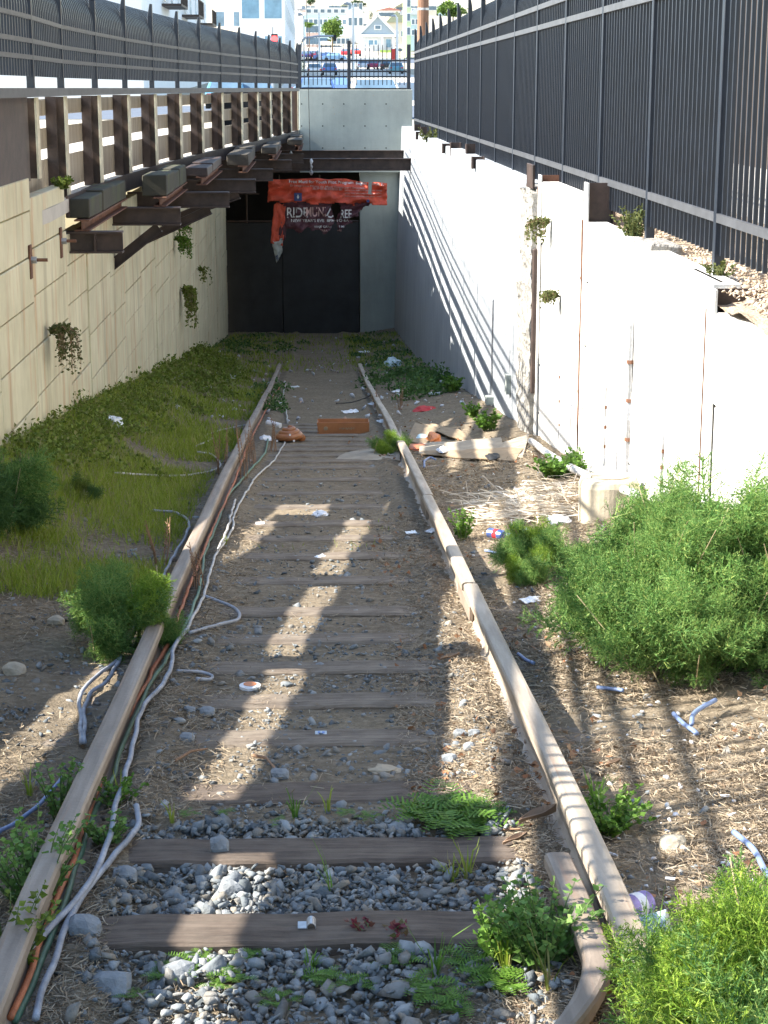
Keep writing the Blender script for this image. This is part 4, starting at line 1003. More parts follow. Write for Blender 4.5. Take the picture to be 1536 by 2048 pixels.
# foreground weeds, left to right
leafy('sprawling leafy weed hanging over the left rail near the bottom', gp(70, 1810), .19, .24, 38, .030, M_pel, seed=11, group='leafy weeds'); 
leafy('tall thin leafy stem crossing the left rail', gp(120, 1640), .10, .20, 12, .026, M_pel, seed=12, group='leafy weeds')
leafy('dark leafy weed low at the left edge', gp(20, 1950), .14, .20, 16, .030, M_cover, seed=13, group='leafy weeds')
leafy('leafy weed growing over the cables beside the left rail, upper one', gp(235, 1610), .10, .08, 16, .022, M_weed, seed=14, group='leafy weeds')
leafy('leafy weed growing over the cables beside the left rail, lower one', gp(215, 1690), .10, .10, 18, .022, M_pel, seed=15, group='leafy weeds')
leafy('big pale leafy weed beside the guard rail in the foreground', gp(1085, 1935), .16, .20, 70, .030, M_pel, seed=16, group='leafy weeds')
leafy('leafy weed with upright stem left of the guard rail', gp(1000, 1930), .11, .15, 30, .028, M_weed, seed=17, group='leafy weeds')
leafy('bright leafy weed outside the right rail below the grass tuft', gp(1210, 1665), .15, .11, 50, .026, M_weed, seed=18, group='leafy weeds')
leafy('dark leafy weed against the outer side of the right rail', gp(925, 1080), .10, .20, 18, .030, M_weed, seed=19, group='leafy weeds')
leafy('bushy weeds under the fallen pipe by the white wall', gp(1115, 955), .24, .15, 60, .045, M_weed, seed=20, group='leafy weeds')
leafy('leafy weeds between the pipe and the round footing', gp(1160, 935), .14, .15, 24, .045, M_weed, seed=21, group='leafy weeds')
leafy('small bushy weed at the foot of the rough pilaster', gp(975, 862), .16, .20, 30, .05, M_weed, seed=22, group='leafy weeds')
leafy('weed behind the red cloth near the wall foot', gp(945, 835), .16, .16, 20, .05, M_weed, seed=23, group='leafy weeds')
leafy('light green weed in the sun patch far along the right wall', gp(905, 785), .16, .22, 22, .06, M_weed, seed=24, group='leafy weeds')
leafy('red leaved weed at the front edge of the nearest bare tie', gp(760, 1895), .09, .07, 12, .030, M_redw, name='red_weed', seed=25)
tl = [(590, 1640, 9, .11, 'thin grass tuft just beyond the second bare tie, left of centre'), (655, 1628, 5, .10, 'sparse curved blades at the dark tie'), (820, 1640, 12, .09, 'bright grass tuft near the ferny patch'), (665, 1800, 5, .17, 'tall lone blades in the ballast crib'), (905, 1770, 14, .10, 'grass tuft at the right end of the ballast crib'), (935, 1765, 9, .13, 'upright blades beside the ballast crib tuft'), (870, 1965, 8, .17, 'long blades beside the red weed'), (1010, 1960, 12, .17, 'broad blades in front of the big leafy weed'), (1100, 1990, 6, .17, 'tall narrow blades at the bent rail end'),
      (1190, 1620, 22, .13, 'blue green grass tuft outside the right rail'), (240, 1600, 7, .10, 'grass blades beside the cables'), (60, 1600, 9, .14, 'grass blades left of the left rail'), (620, 1955, 24, .07, 'low spreading grass tuft in the bottom centre'), (345, 1648, 4, .08, 'pale blades among the stones on the left'), (450, 1090, 10, .06, 'small grass tuft by the white cable bend'), (1290, 1990, 10, .22, 'tall grass blades in the corner fennel')]
for k, (px, py, n, h, lab) in enumerate(tl): tuft(lab, gp(px, py), int(n*1.3), h*1.15, .0062, M_grass if k % 3 else M_weed, seed=60+k)
fl_ = [(880, 1645, .13, 44, 'large ferny patch left of the right rail'), (930, 1665, .12, 36, 'ferny patch touching the second bare tie'), (960, 1640, .08, 20, 'darker ferny leaves beside the right rail'), (385, 1945, .055, 16, 'ferny rosette in the stones at lower left'), (470, 1975, .05, 12, 'small rosette below the lower left ferny one'), (430, 1990, .04, 9, 'tiny sprout at the bottom left stones'), (640, 1975, .06, 14, 'ferny rosette below the spreading grass'), (860, 2000, .08, 20, 'yellow tipped ferny patch at the bottom'), (940, 1950, .08, 18, 'ferny patch left of the leafy weed'), (560, 1660, .04, 10, 'small sprout on the stones behind the second bare tie'), (450, 1640, .035, 9, 'tiny sprout left of the thin grass tuft'), (375, 1640, .035, 9, 'bright sprout at the left end of the weedy crib'), (740, 1650, .04, 10, 'little weeds right of centre in the weedy crib'), (270, 2010, .035, 9, 'pale sprout in the bottom left corner stones'), (500, 1925, .05, 12, 'sprout close to the front tie'), (330, 1965, .05, 12, 'green sprout right of the flat pale slab'), (700, 1985, .05, 12, 'sprout under the red weed'), (790, 1940, .06, 14, 'ferny leaves just below the red weed'), (560, 2020, .05, 12, 'sprout at the bottom edge, centre left'), (900, 2030, .07, 16, 'ferny patch at the bottom edge, right of centre'), (690, 1640, .04, 10, 'little sprout in the middle of the weedy crib'), (1000, 1985, .08, 18, 'ferny patch in front of the bent rail end')]
for k, (px, py, r, n, lab) in enumerate(fl_): ferny(lab, gp(px, py, .015), r*1.15, int(n*1.5), M_weed, seed=90+k)
# dry stalks near the left rail
for k, (px, py, h) in enumerate(((487, 960, .55), (440, 950, .5), (545, 905, .4), (400, 1180, .25), (505, 930, .45), (320, 1130, .3), (750, 815, .3), (800, 820, .3))):
    c = gp(px, py); m = MB(); g = random.Random(k)
    for j in range(5):
        a = Vector(c)+Vector((g.uniform(-.04,.04), g.uniform(-.08,.08), 0)); e = a+Vector((g.uniform(-.06,.06), g.uniform(-.06,.06), h*g.uniform(.5, 1)))
        m.tube([a, a.lerp(e, .5)+Vector((.01,0,0)), e], [.004, .003, .002], 4)
        for q in range(9): p = a.lerp(e, .35+.065*q); m.tube([p, p+Vector((g.uniform(-.02,.02), g.uniform(-.02,.02), .015))], [.004, .001], 4)
    props(m.build('dry_stalk', M_twig), ['dry seed stalks against the left rail beside the green hose', 'dry stalks left of the left rail by the cable loop', 'dry stalks beside the brown coil', 'short dry stalk near the white cable split', 'dry stalks just in front of the coil', 'short pale stalk left of the rail near the fennel tuft', 'dry stalks outside the far right rail', 'dry stalks right of the far right rail near the cardboard'][k], 'dry plant', 'dry stalks near the rails')
# wall plants
def hang(label, p, nst, L, sz, m, seed, down=1.0, out=.25):
    g = np.random.default_rng(seed); t = thing('wall_plant', label, 'plant', p); sm = MB(); P = []; D = []; S = []; sgn = 1 if p[0] < 0 else -1
    for i in range(nst):
        l = L*g.uniform(.35, 1); yv = g.uniform(-.5, .5)*L; xo = sgn*out*g.uniform(.15, 1); pts = []
        for u in (0, .3, .6, 1): pts.append(np.array([p[0]+xo*math.sin(u*1.9), p[1]+yv*u, p[2]+l*(.35*math.sin(u*2.4)-down*u*u)]))
        sm.tube([Vector(q) for q in pts], [.004, .003, .002, .001], 4)
        for k in range(14):
            u = .1+.9*k/13; q = np.array([np.interp(u, [0,.3,.6,1], [w_[j] for w_ in pts]) for j in range(3)])
            for s in range(2): P.append(q+g.normal(size=3)*.012); D.append(g.normal(size=3)); S.append(sz*g.uniform(.5, 1.2))
    TV, TF = leaf_tpl(); V, Fx = inst(TV, TF, rot_dir(np.array(D)), np.array(S), np.array(P)); npmesh('leaves', V, Fx, m, t); sm.build('stems', M_twig, t)
hang('bushy olive plant growing out of the near cream wall', atx(100, 665, -2.28), 34, .42, .035, M_wallpl, 1)
hang('green plant on the cream wall below the braces', atx(352, 480, -2.28), 24, .42, .05, M_weed, 2)
hang('drooping green plant low on the far cream wall', atx(366, 585, -2.28), 34, .75, .06, M_cover, 3)
hang('small dark plant on the far cream wall', atx(397, 540, -2.28), 8, .35, .05, M_cover, 4)
hang('green tuft high on the cream wall by the second brace', atx(352, 450, -2.28), 14, .3, .05, M_weed, 5)
hang('olive tuft rooted in the white wall beside the pilaster', atx(1115, 595, 2.09), 26, .22, .030, M_wallpl, 6, down=.4, out=.16)
hang('sparse tuft hanging from the top of the white wall panel', atx(1100, 445, 2.10), 20, .26, .035, M_wallpl, 7)
leafy('bushy olive weed beside the brown pile top under the fence', (2.22, atz(1215, 475, -1.03).y, -1.04), .16, .22, 34, .035, M_wallpl, seed=51)
leafy('pale weed under the fence nearest the right edge', (2.24, atz(1450, 560, -1.05).y, -1.06), .12, .12, 16, .03, M_wallpl, seed=52)
leafy('green weed growing on the wall ledge under the left barrier', (-2.30, 16.3, -.88), .12, .10, 26, .04, M_cover, seed=53)
leafy('leafy weeds between the far pile stubs', (2.2, atz(880, 285, -1.02).y, -1.03), .3, .3, 26, .06, M_wallpl, seed=54)

# ================================================================ CABLES, HOSES
def catmull(pts, n=8):
    P = [Vector(p) for p in pts]; P = [P[0]*2-P[1]]+P+[P[-1]*2-P[-2]]; out = []
    for i in range(1, len(P)-2):
        for k in range(n):
            t = k/n; a, b_, c_, d = P[i-1], P[i], P[i+1], P[i+2]
            out.append(.5*((2*b_)+(-a+c_)*t+(2*a-5*b_+4*c_-d)*t*t+(-a+3*b_-3*c_+d)*t**3))
    out.append(P[-2]); return out
def cable(label, pix, r, m, lift=.01, name='cable', cat='cable', group='cables beside the left rail'):
    pts = []; r *= .9
    for q in pix: p = atg(q[0], q[1]); p.z += r+(q[2] if len(q) > 2 else lift); pts.append(p)
    pp_ = [p+Vector((.012*noise.noise(p*5+Vector((len(label),0,0))), 0, .004*noise.noise(p*9))) for p in catmull(pts)]
    return props(MB().tube(pp_, r, 10).build(name, m, smooth=True), label, cat, group)
cable('long green hose running beside the orange conduit', [(30, 2060), (110, 1880), (170, 1700), (225, 1560), (290, 1400), (350, 1300), (395, 1200), (412, 1110), (440, 1040), (455, 1000), (500, 945), (530, 910), (536, 880)], .010, M_green, .012, 'hose', 'hose')
cable('orange conduit lying along the inner side of the left rail', [(25, 2060), (95, 1870), (160, 1700), (215, 1540), (270, 1420), (335, 1300), (370, 1210), (400, 1130), (430, 1055), (470, 970), (500, 890), (545, 800), (570, 765)], .010, M_orange, .02, 'conduit', 'conduit')
cable('thick grey cable on the ballast side, ending in the bottom left corner', [(-40, 2055), (60, 1930), (150, 1830), (205, 1740), (235, 1640), (262, 1530), (285, 1440), (335, 1370), (350, 1310), (375, 1275)], .0105, M_cabg, .03)
cable('grey cable with the loose upper end curling beside the bare ties', [(75, 2060), (120, 1900), (185, 1790), (255, 1700), (275, 1668), (272, 1645)], .0105, M_cabg, .02)
cable('grey cable bending out to the middle of the track', [(375, 1275), (440, 1258), (478, 1245), (470, 1225), (440, 1212), (410, 1200)], .0095, M_cabg, .012)
cable('short curled cable end right of the hose', [(355, 1350), (400, 1352), (423, 1360), (415, 1366), (390, 1367)], .008, M_cabg, .01)
cable('long pale cable running from the coil towards the camera', [(375, 1268, .01), (410, 1190), (430, 1120), (465, 1065), (470, 1035), (495, 985), (520, 950), (548, 925), (570, 888)], .0085, M_cabw, .012)
cable('doubled pale cable beside the long one', [(435, 1110), (455, 1070), (462, 1040), (472, 1010)], .0085, M_cabw, .03)
cable('pale cable beyond the coil climbing to the far weeds', [(575, 850), (572, 820), (566, 795), (572, 770)], .010, M_cabw, .012)
cable('pale cable looping out into the grass left of the rail', [(230, 955), (320, 960), (390, 958), (440, 942), (425, 918), (395, 912)], .009, M_cabw, .03)
cable('pale cable arcing through the grass beyond the loop', [(392, 900), (425, 885), (410, 880), (440, 868), (490, 857)], .009, M_cabw, .03)
cable('grey cable tucked along the outer side of the left rail', [(305, 1032), (350, 1036), (378, 1055), (370, 1085), (345, 1130), (325, 1170)], .010, M_cabg, .03)
cable('pair of blue grey cables outside the left rail below the fennel, left one', [(240, 1330), (190, 1370), (163, 1400), (160, 1450), (165, 1500)], .0095, M_cabg, .02)
cable('pair of blue grey cables outside the left rail below the fennel, right one', [(243, 1325), (215, 1375), (180, 1400), (168, 1450), (172, 1500)], .0095, M_cabg, .02)
cable('blue cable in the lower left corner outside the rail', [(0, 1690), (60, 1650), (110, 1600), (130, 1575)], .008, M_blue, .03)
cable('dark cable lying across the ties to the far right rail', [(672, 811), (705, 808), (735, 798), (752, 786)], .008, M_dark, .02, group='loose cables on the right')
cable('blue cable piece crossed with another in front of the large bush', [(1350, 1440), (1370, 1462), (1395, 1480)], .010, M_blue, .015, group='loose cables on the right')
cable('blue cable arching across the other piece near the bush', [(1380, 1480), (1392, 1455), (1430, 1430)], .010, M_blue, .05, group='loose cables on the right')
cable('thick blue cable at the right edge above the corner fennel', [(1468, 1683), (1500, 1715), (1525, 1750), (1560, 1800)], .010, M_blue, .02, group='loose cables on the right')
cable('blue cable stub in the shade of the right rail', [(1036, 1318), (1050, 1328), (1070, 1338)], .009, M_blue, .015, group='loose cables on the right')
cable('blue cable stub under the small fennel clump', [(970, 1108), (985, 1112), (1005, 1118)], .009, M_blue, .015, group='loose cables on the right')
cable('blue cable arc in front of the cardboard', [(848, 945), (850, 932), (862, 926), (870, 930)], .010, M_blue, .04, group='loose cables on the right')
cable('teal cable end at the left foot of the large bush', [(1195, 1388), (1220, 1392), (1245, 1396)], .009, M_blue, .02, group='loose cables on the right')

# ================================================================ ROCKS
def rock(label, px, py, s, m=None, flat=.7, seed=0, up=.3, z0=None):
    c = gp(px, py); g = random.Random(seed); bm = bmesh.new(); bmesh.ops.create_icosphere(bm, subdivisions=2, radius=1)
    for v in bm.verts:
        q = Vector((v.co.x, v.co.y*.8, v.co.z*flat)); n1 = noise.noise(q*1.3+Vector((seed*3, 0, 0))); q *= 1+.35*n1
        q = Vector([max(-.8, min(.8, a)) for a in q]); v.co = q*s
    b_ = MB(); b_.add([v.co+Vector((c[0], c[1], (c[2] if z0 is None else z0)+s*up)) for v in bm.verts], [tuple(v.index for v in f.verts) for f in bm.faces]); bm.free()
    return props(b_.build('rock', m or M_rock), label, 'rock', 'larger rocks on the track bed')
tz1 = rt(tie_y[1])-.15
rk = [(440, 1728, .036, 'pointed grey rock sitting on the left end of a bare tie'), (170, 1868, .055, 'dark rock wedged at the left end of the front tie'), (460, 1800, .05, 'dark triangular rock in the ballast crib'), (225, 1985, .06, 'flat pale slab in the lower left stones'), (250, 1760, .045, 'purplish rock beside the cables'), (355, 1960, .055, 'dark rock half hidden by weeds at lower left'), (380, 1425, .028, 'small dark rock left of the sunlit patch'), (415, 1432, .038, 'flat pale rock at the edge of the sunlit patch'), (375, 1483, .035, 'grey rock near the cables at mid track'), (922, 1475, .035, 'grey rock in the sun near the right rail, left of two'), (948, 1472, .028, 'grey rock beside the right rail, right of two'), (938, 1502, .028, 'small upright rock below the pair'), (900, 1525, .038, 'flat rock below the small upright one'), (640, 1335, .025, 'single grey stone on a dusty tie'), (30, 1350, .06, 'pale boulder at the left edge'), (560, 1555, .04, 'black rock before the dark tie'), (113, 1250, .05, 'brown clod on the left shaded ground'), (800, 1670, .05, 'broken pale slab behind the second bare tie'), (1345, 1700, .05, 'tan stones by the right edge')]
for k, (px, py, s, lab) in enumerate(rk): rock(lab, px, py, s, M_rockt if k in (14, 16, 18) else None, seed=k+1, z0=(tz1+.0 if k == 0 else None), flat=.9 if k in (0, 2, 11) else .6)
# slab and blocks on the right wall top
t = thing('stone_slab', 'pale broken concrete slab lying on the right wall top', 'slab', (2.2, 10.9, -1.05)); p = atz(1285, 487, -1.0)
MB().box(2.12, 2.34, p.y-.32, p.y+.3, -1.05, -.985).jitter(.03, 4, 3).build('slab', M_rough, t, bevel=.012)
t = thing('stone_slab', 'flat pale stone at the base of the near fence post', 'slab', (2.2, 9.5, -1.1)); p = atz(1455, 553, -1.05)
MB().box(2.2, 2.36, p.y-.2, p.y+.15, -1.13, -1.04).jitter(.02, 5, 8).build('slab', M_rough, t, bevel=.01)
t = thing('steel_channel', 'rusty steel channel with a bolt hole lying on the near wall top', 'steel channel', (2.2, 9.2, -1.1)); p = atz(1490, 580, -1.1)
MB().box(2.16, 2.19, p.y-.35, p.y+.4, -1.17, -1.02).build('plate', M_rustst, t, bevel=.004); MB().box(2.19, 2.30, p.y-.35, p.y+.4, -1.17, -1.155).build('foot', M_rustst, t)
p2 = Vector((2.156, p.y+.22, -1.08)); MB().tube([p2, p2+Vector((.003, 0, 0))], .022, 12).build('hole', M_dark, t)
p = atz(1368, 522, -1.03); props(MB().box(p.x-.01, p.x+.02, p.y-.03, p.y+.03, -1.05, -1.02).jitter(.006, 9).build('blue_scrap', M_blue), 'tiny bright blue scrap on the right wall top', 'litter')

# ================================================================ LITTER
def crumple(name, label, px, py, s, m, cat='litter', flat=.5, seed=0, group=None, lift=0):
    c = gp(px, py, lift); bm = bmesh.new(); bmesh.ops.create_icosphere(bm, subdivisions=3, radius=1)
    V = []
    for v in bm.verts:
        q = Vector(v.co); a = .45*noise.noise(q*1.6+Vector((seed, 0, 0)))+.28*abs(noise.noise(q*4+Vector((0, seed, 0)))); q = q*(1+a); V.append(Vector((q.x*s[0], q.y*s[1], max(-.1, q.z*flat)*s[2]))+Vector((c[0], c[1], c[2]+s[2]*.12)))
    b_ = MB(); b_.add(V, [tuple(v.index for v in f.verts) for f in bm.faces]); bm.free()
    return props(b_.build(name, m), label, cat, group)
crumple('plastic_bag', 'white plastic bag on the weeds by the cream wall', 284, 738, (.17, .24, .20), M_plast, seed=1, lift=.12)
crumple('plastic_bag', 'small white bag in the grass further left', 228, 862, (.08, .14, .16), M_plast, seed=2, lift=.04)
crumple('plastic_bag', 'crumpled pale scrap beside the weeds at the wall', 322, 718, (.15, .2, .12), M_paper, seed=3, lift=.12)
crumple('plastic_bag', 'clear plastic bag in the far right weeds', 785, 742, (.14, .3, .18), M_teal, seed=4, lift=.12)
crumple('red_cloth', 'red cloth crumpled on the ground near the right wall', 850, 822, (.13, .22, .08), M_red, 'cloth', seed=5)
crumple('paper_scrap', 'crumpled tissue in the middle of the track', 640, 1030, (.055, .07, .04), M_paper, seed=6)
crumple('paper_scrap', 'crumpled paper above the small fennel clump', 1120, 1045, (.07, .1, .06), M_paper, seed=7)
crumple('paper_scrap', 'white paper ball on the cardboard', 885, 912, (.05, .10, .05), M_paper, seed=8, lift=.05)
crumple('orange_bag', 'orange plastic tucked into the cardboard', 868, 888, (.07, .16, .10), M_orcl, 'bag', seed=9, lift=.05)
crumple('brown_bag', 'brown orange paper in the cardboard fold', 838, 902, (.09, .16, .05), M_orange, 'bag', seed=10, lift=.03)
crumple('blue_cloth', 'pale blue cloth among the cardboard sheets', 846, 884, (.08, .18, .05), M_teal, 'cloth', seed=11, lift=.03)
crumple('black_rag', 'black crumpled rag on the front cardboard sheet', 988, 922, (.07, .14, .04), M_dark, 'cloth', seed=12, lift=.03)
crumple('straw_clump', 'clump of dry fibre in the middle of the track', 770, 1545, (.05, .04, .03), M_straw, 'dry grass', seed=13)
for k, (px, py, s, lab) in enumerate(((700, 826, .10, 'flattened pale paper beyond the brown box'), (765, 845, .08, 'pale paper scrap at the foot of the far right rail'), (745, 810, .07, 'white scrap beside the dark cable'), (412, 778, .08, 'white paper lying in the far left grass'), (455, 757, .14, 'pale flattened strip in the far left grass'), (590, 776, .07, 'pale blue scrap past the coil cable'), (862, 1068, .04, 'flat white strip in the shade of the right rail'), (822, 1071, .035, 'thin white strip left of the rail joint'), (1060, 1208, .05, 'flat white paper in the sun by the right rail'), (728, 706, .12, 'pale wrapper on the far dark ground'), (795, 785, .09, 'crushed clear bottle beside the far rail'), (640, 1118, .03, 'small blue white scrap on a tie'), (520, 1052, .03, 'blue bottle cap on the left side of the bed'), (870, 790, .09, 'pale packaging in the shade of the right wall'), (735, 655, .18, 'grey tube leaning near the tunnel pier'))):
    c = gp(px, py, .012); a = random.uniform(0, 3); m = MB(); m.box(c[0]-s, c[0]+s, c[1]-s*.7, c[1]+s*.7, c[2], c[2]+.006); ca, sa = math.cos(a*.4), math.sin(a*.4)
    m = MB(); nn = 6; V = []
    for j in range(nn+1):
        for i in range(nn+1):
            u, v = (i/nn-.5)*2*s, (j/nn-.5)*1.3*s; V.append((c[0]+u*ca-v*sa, c[1]+(u*sa+v*ca)*1.5, c[2]+.05*s*6*abs(noise.noise(Vector((u/s*1.5, v/s*1.5, k))))+.004))
    m.add(V, [(j*(nn+1)+i, j*(nn+1)+i+1, (j+1)*(nn+1)+i+1, (j+1)*(nn+1)+i) for j in range(nn) for i in range(nn)])
    o = m.build('paper_scrap', [M_paper, M_plast][k % 2]); md = o.modifiers.new('th', 'SOLIDIFY'); md.thickness = .003; props(o, lab, 'litter', 'flat scraps of litter')
# round lid / plate in the sunlight
c = gp(500, 1378); t = thing('round_lid', 'white round lid with an orange rim in the sunlit patch', 'lid', c)
MB().tube([Vector(c)+Vector((0,0,.004)), Vector(c)+Vector((0,0,.016))], .045, 24).build('lid', M_paper, t); MB().tube([Vector(c)+Vector((0,.012,.0165)), Vector(c)+Vector((0,.012,.018))], .028, 20).build('orange_print', M_orcl, t)
# metal clip on the front tie, silver foil piece mid track
zt1 = rt(tie_y[0])-.15; c = aty(612, 1848, tie_y[0]); t = thing('metal_clip', 'bent silver metal clip lying on the nearest bare tie', 'clip', (c.x, c.y, zt1))
MB().box(c.x-.022, c.x+.004, c.y-.02, c.y+.02, zt1+.002, zt1+.005).build('plate', M_galv, t)
m = MB(); V = []
for k in range(8): a = math.pi*k/7; V += [(c.x+.014-.013*math.cos(a), c.y-.022, zt1+.004+.016*math.sin(a)), (c.x+.014-.013*math.cos(a), c.y+.022, zt1+.004+.016*math.sin(a))]
o = m.add(V, [(2*k, 2*k+1, 2*k+3, 2*k+2) for k in range(7)]).build('saddle', M_galv, t); o.modifiers.new('th', 'SOLIDIFY').thickness = .002
c = gp(642, 1472, .004); t = thing('foil_wrapper', 'small silver foil wrapper with dark print in the shaded middle', 'wrapper', c); MB().box(c[0]-.022, c[0]+.022, c[1]-.018, c[1]+.018, c[2]+.004, c[2]+.008).build('foil', M_galv, t)
MB().box(c[0]-.012, c[0]-.002, c[1]-.01, c[1]+.01, c[2]+.0085, c[2]+.0095).build('print', M_can, t); MB().box(c[0]+.004, c[0]+.014, c[1]-.01, c[1]+.008, c[2]+.0085, c[2]+.0095).build('print', M_can, t)
# brown coil on the ties
c = Vector(gp(580, 884)); t = thing('coiled_toy', 'brown coiled pile shape of three stacked rings with white spots', 'toy', c); pts = []; rad = []
for k in range(130):
    u = k/129; a = u*2*math.pi*3.3; r = .108*(1-u)**.55+.004; pts.append(c+Vector((r*math.cos(a)*1.1, r*math.sin(a), .038+.115*u))); rad.append(.041*(1-u*.45))
MB().tube(pts, rad, 12).build('coil', M_brown, t, smooth=True)
for (a, z, r) in ((-1.3, .04, .165), (-1.55, .10, .135), (-2.5, .03, .165)):
    p = c+Vector((r*math.cos(a), r*math.sin(a)*.98, z)); MB().tube([p, p+Vector((0, -.006, 0))], .011, 10).build('white_spot', M_paper, t)
c = Vector(gp(552, 868, .09)); t = thing('white_tube', 'short white tube leaning on the brown coil', 'tube', c); MB().tube([c+Vector((-.10, .1, .02)), c+Vector((.05, 0, 0))], .028, 14).build('tube', M_paper, t); MB().tube([c+Vector((-.104, .1, .02)), c+Vector((-.099, .1, .02))], .031, 14).build('rim', M_cabg, t)
crumple('paper_cup', 'crushed white cup left of the brown coil', 531, 880, (.06, .09, .07), M_paper, 'cup', seed=21)
# orange-brown open tray
c = Vector(gp(688, 868)); t = thing('cardboard_box', 'open orange brown long box standing between the rails', 'box', c); L, W, H = .27, .16, .13
m = MB(); m.box(c.x-L, c.x+L-.03, c.y-.01, c.y, c.z, c.z+H); m.v = [(x+(-.03 if z > c.z+.01 and x < c.x else 0)+(0 if x < c.x else .03), y-(.02 if z > c.z+.01 else 0), z) for x, y, z in m.v]; m.build('front_side', M_box, t)
MB().box(c.x-L-.02, c.x+L, c.y+W, c.y+W+.008, c.z, c.z+H+.01).build('back_side', M_box, t); MB().box(c.x-L, c.x+L, c.y, c.y+W, c.z+.002, c.z+.01).build('bottom', M_box, t)
MB().box(c.x-L-.02, c.x-L-.012, c.y, c.y+W, c.z, c.z+H).build('end_side', M_box, t); MB().box(c.x+L, c.x+L+.008, c.y, c.y+W, c.z, c.z+H).build('end_side', M_box, t)
m = MB(); 
for k in range(12): x = c.x-.05+.014*k; m.box(x, x+.009, c.y-.0245, c.y-.0235, c.z+.055+.006*math.sin(k*2), c.z+.072+.006*math.sin(k*3))
m.build('faded_script', M_card, t)
o = crumple('emblem', '', 660, 868, (.035, .003, .03), M_card, seed=3); bpy.data.objects.remove(o)
MB().tube([Vector((c.x-.20, c.y-.022, c.z+.065)), Vector((c.x-.20, c.y-.026, c.z+.065))], .024, 9).build('printed_emblem', M_card, t)
# cardboard sheets
def board(label, corners, m, lifts, th=.008, curl=.03, seed=0, group='cardboard sheets across the right rail'):
    P = [Vector(gp(px, py, l*.42)) for (px, py), l in zip(corners, lifts)]; nn = 12; V = []
    for j in range(nn+1):
        for i in range(nn+1):
            u, v = i/nn, j/nn; p = P[0].lerp(P[1], u).lerp(P[3].lerp(P[2], u), v); V.append(p+Vector((0, 0, curl*.5*math.sin(math.pi*u)*(1 if seed % 2 else -.4)+.02*noise.noise(Vector((u*3, v*3, seed))))))
    o = MB().add(V, [(j*(nn+1)+i, j*(nn+1)+i+1, (j+1)*(nn+1)+i+1, (j+1)*(nn+1)+i) for j in range(nn) for i in range(nn)]).build('cardboard_sheet', m)
    o.modifiers.new('th', 'SOLIDIFY').thickness = th; return props(o, label, 'cardboard', group)
board('pale cardboard flap lying inside the right rail, edge curled up', ((670, 920), (700, 905), (800, 900), (800, 925)), M_cardg, (.02, .02, .12, .05), seed=1)
board('cardboard piece bent up over the right rail', ((775, 912), (800, 870), (812, 900), (800, 922)), M_cardg, (.06, .20, .12, .04), seed=2)
board('brown cardboard flap beyond the orange plastic', ((815, 890), (830, 862), (880, 865), (850, 892)), M_card, (.10, .22, .12, .04), seed=3)
board('long cardboard strip lying behind the others', ((830, 858), (915, 862), (950, 885), (900, 880)), M_card, (.22, .06, .04, .08), seed=4)
board('long folded cardboard box side across the sunny ground', ((838, 912), (840, 896), (1000, 884), (1010, 900)), M_cardg, (.05, .10, .10, .05), th=.02, seed=5)
board('white cardboard end flap pointing up beside the pipe', ((985, 918), (1000, 895), (1058, 880), (1045, 918)), M_cardg, (.05, .08, .16, .03), seed=6)
board('front cardboard sheet flat on the dry grass', ((835, 912), (845, 905), (1050, 900), (1030, 925)), M_card, (.05, .05, .05, .03), seed=7)
# cans, cups
def can(label, px, py, d, r, L, m1, m2, lift=.03, name='drink_can'):
    c = Vector(gp(px, py, lift)); d = Vector(d).normalized(); t = thing(name, label, 'can', c)
    MB().tube([c-d*L/2, c-d*(L/2-.008), c+d*(L/2-.008), c+d*L/2], [r*.8, r, r, r*.8], 18).build('body', m1, t, smooth=False); MB().tube([c-d*(L/2+.001), c-d*(L/2-.001)], r*.78, 18).build('lid', M_galv, t)
    MB().tube([c-d*.012, c+d*.02], r*1.01, 18).build('printed_band', m2, t); return t
can('pale blue and red drink can lying beside the small fennel clump', 992, 1078, (.8, -.75, 0), .033, .12, M_can, M_red)
can('white and purple printed can lying against the near right rail', 1268, 1835, (.6, .5, -.1), .036, .11, M_purple, M_paper)
c = Vector(gp(1295, 1880, .03)); t = thing('plastic_cup', 'pale teal plastic cup below the purple can in the corner fennel', 'cup', c); MB().tube([c-Vector((.03, 0, .0)), c+Vector((.05, -.02, .02))], [.03, .042], 18).build('cup', M_teal, t)
c = Vector(gp(1015, 1073, .02)); props(MB().tube([c, c+Vector((.14, .06, 0))], .022, 12).build('blue_bottle', M_teal), 'pale blue bottle behind the drink can', 'bottle')
# big dry leaves / bark pieces
for k, (px, py, s, lab) in enumerate(((1075, 1655, .08, 'curled brown dry leaf resting on the right rail foot'), (1030, 1690, .05, 'thin dark dry leaf below the curled one'), (900, 1322, .055, 'brown curled bark near the rail in the sun'), (1225, 1535, .04, 'small orange brown leaf in the sunny straw'), (1420, 1553, .02, 'orange clay chip on the right verge'), (385, 1672, .018, 'bright orange leaf on the stones'))):
    c = gp(px, py, .03 if k == 0 else .012); m = MB(); nn = 8; V = []
    for j in range(nn+1):
        v = j/nn; wv = s*.42*math.sin(math.pi*(.06+.9*v))
        for i in range(5): u = (i/4-.5)*2; V.append((c[0]+(v-.5)*2*s*.8+u*wv*.3, c[1]+(v-.5)*s*1.2+u*wv, c[2]+.35*s*abs(u)**1.5*(.6+.4*v)+.05*s*math.sin(v*6)))
    m.add(V, [(j*5+i, j*5+i+1, (j+1)*5+i+1, (j+1)*5+i) for j in range(nn) for i in range(4)]); o = m.build('dry_leaf', M('dry_leaf_%d' % k, (.34, .23, .15) if k != 5 else (.55, .14, .04), .7, .3, 9, .4, 30)); o.modifiers.new('th', 'SOLIDIFY').thickness = .002
    props(o, lab, 'dry leaf', 'single dry leaves and chips')
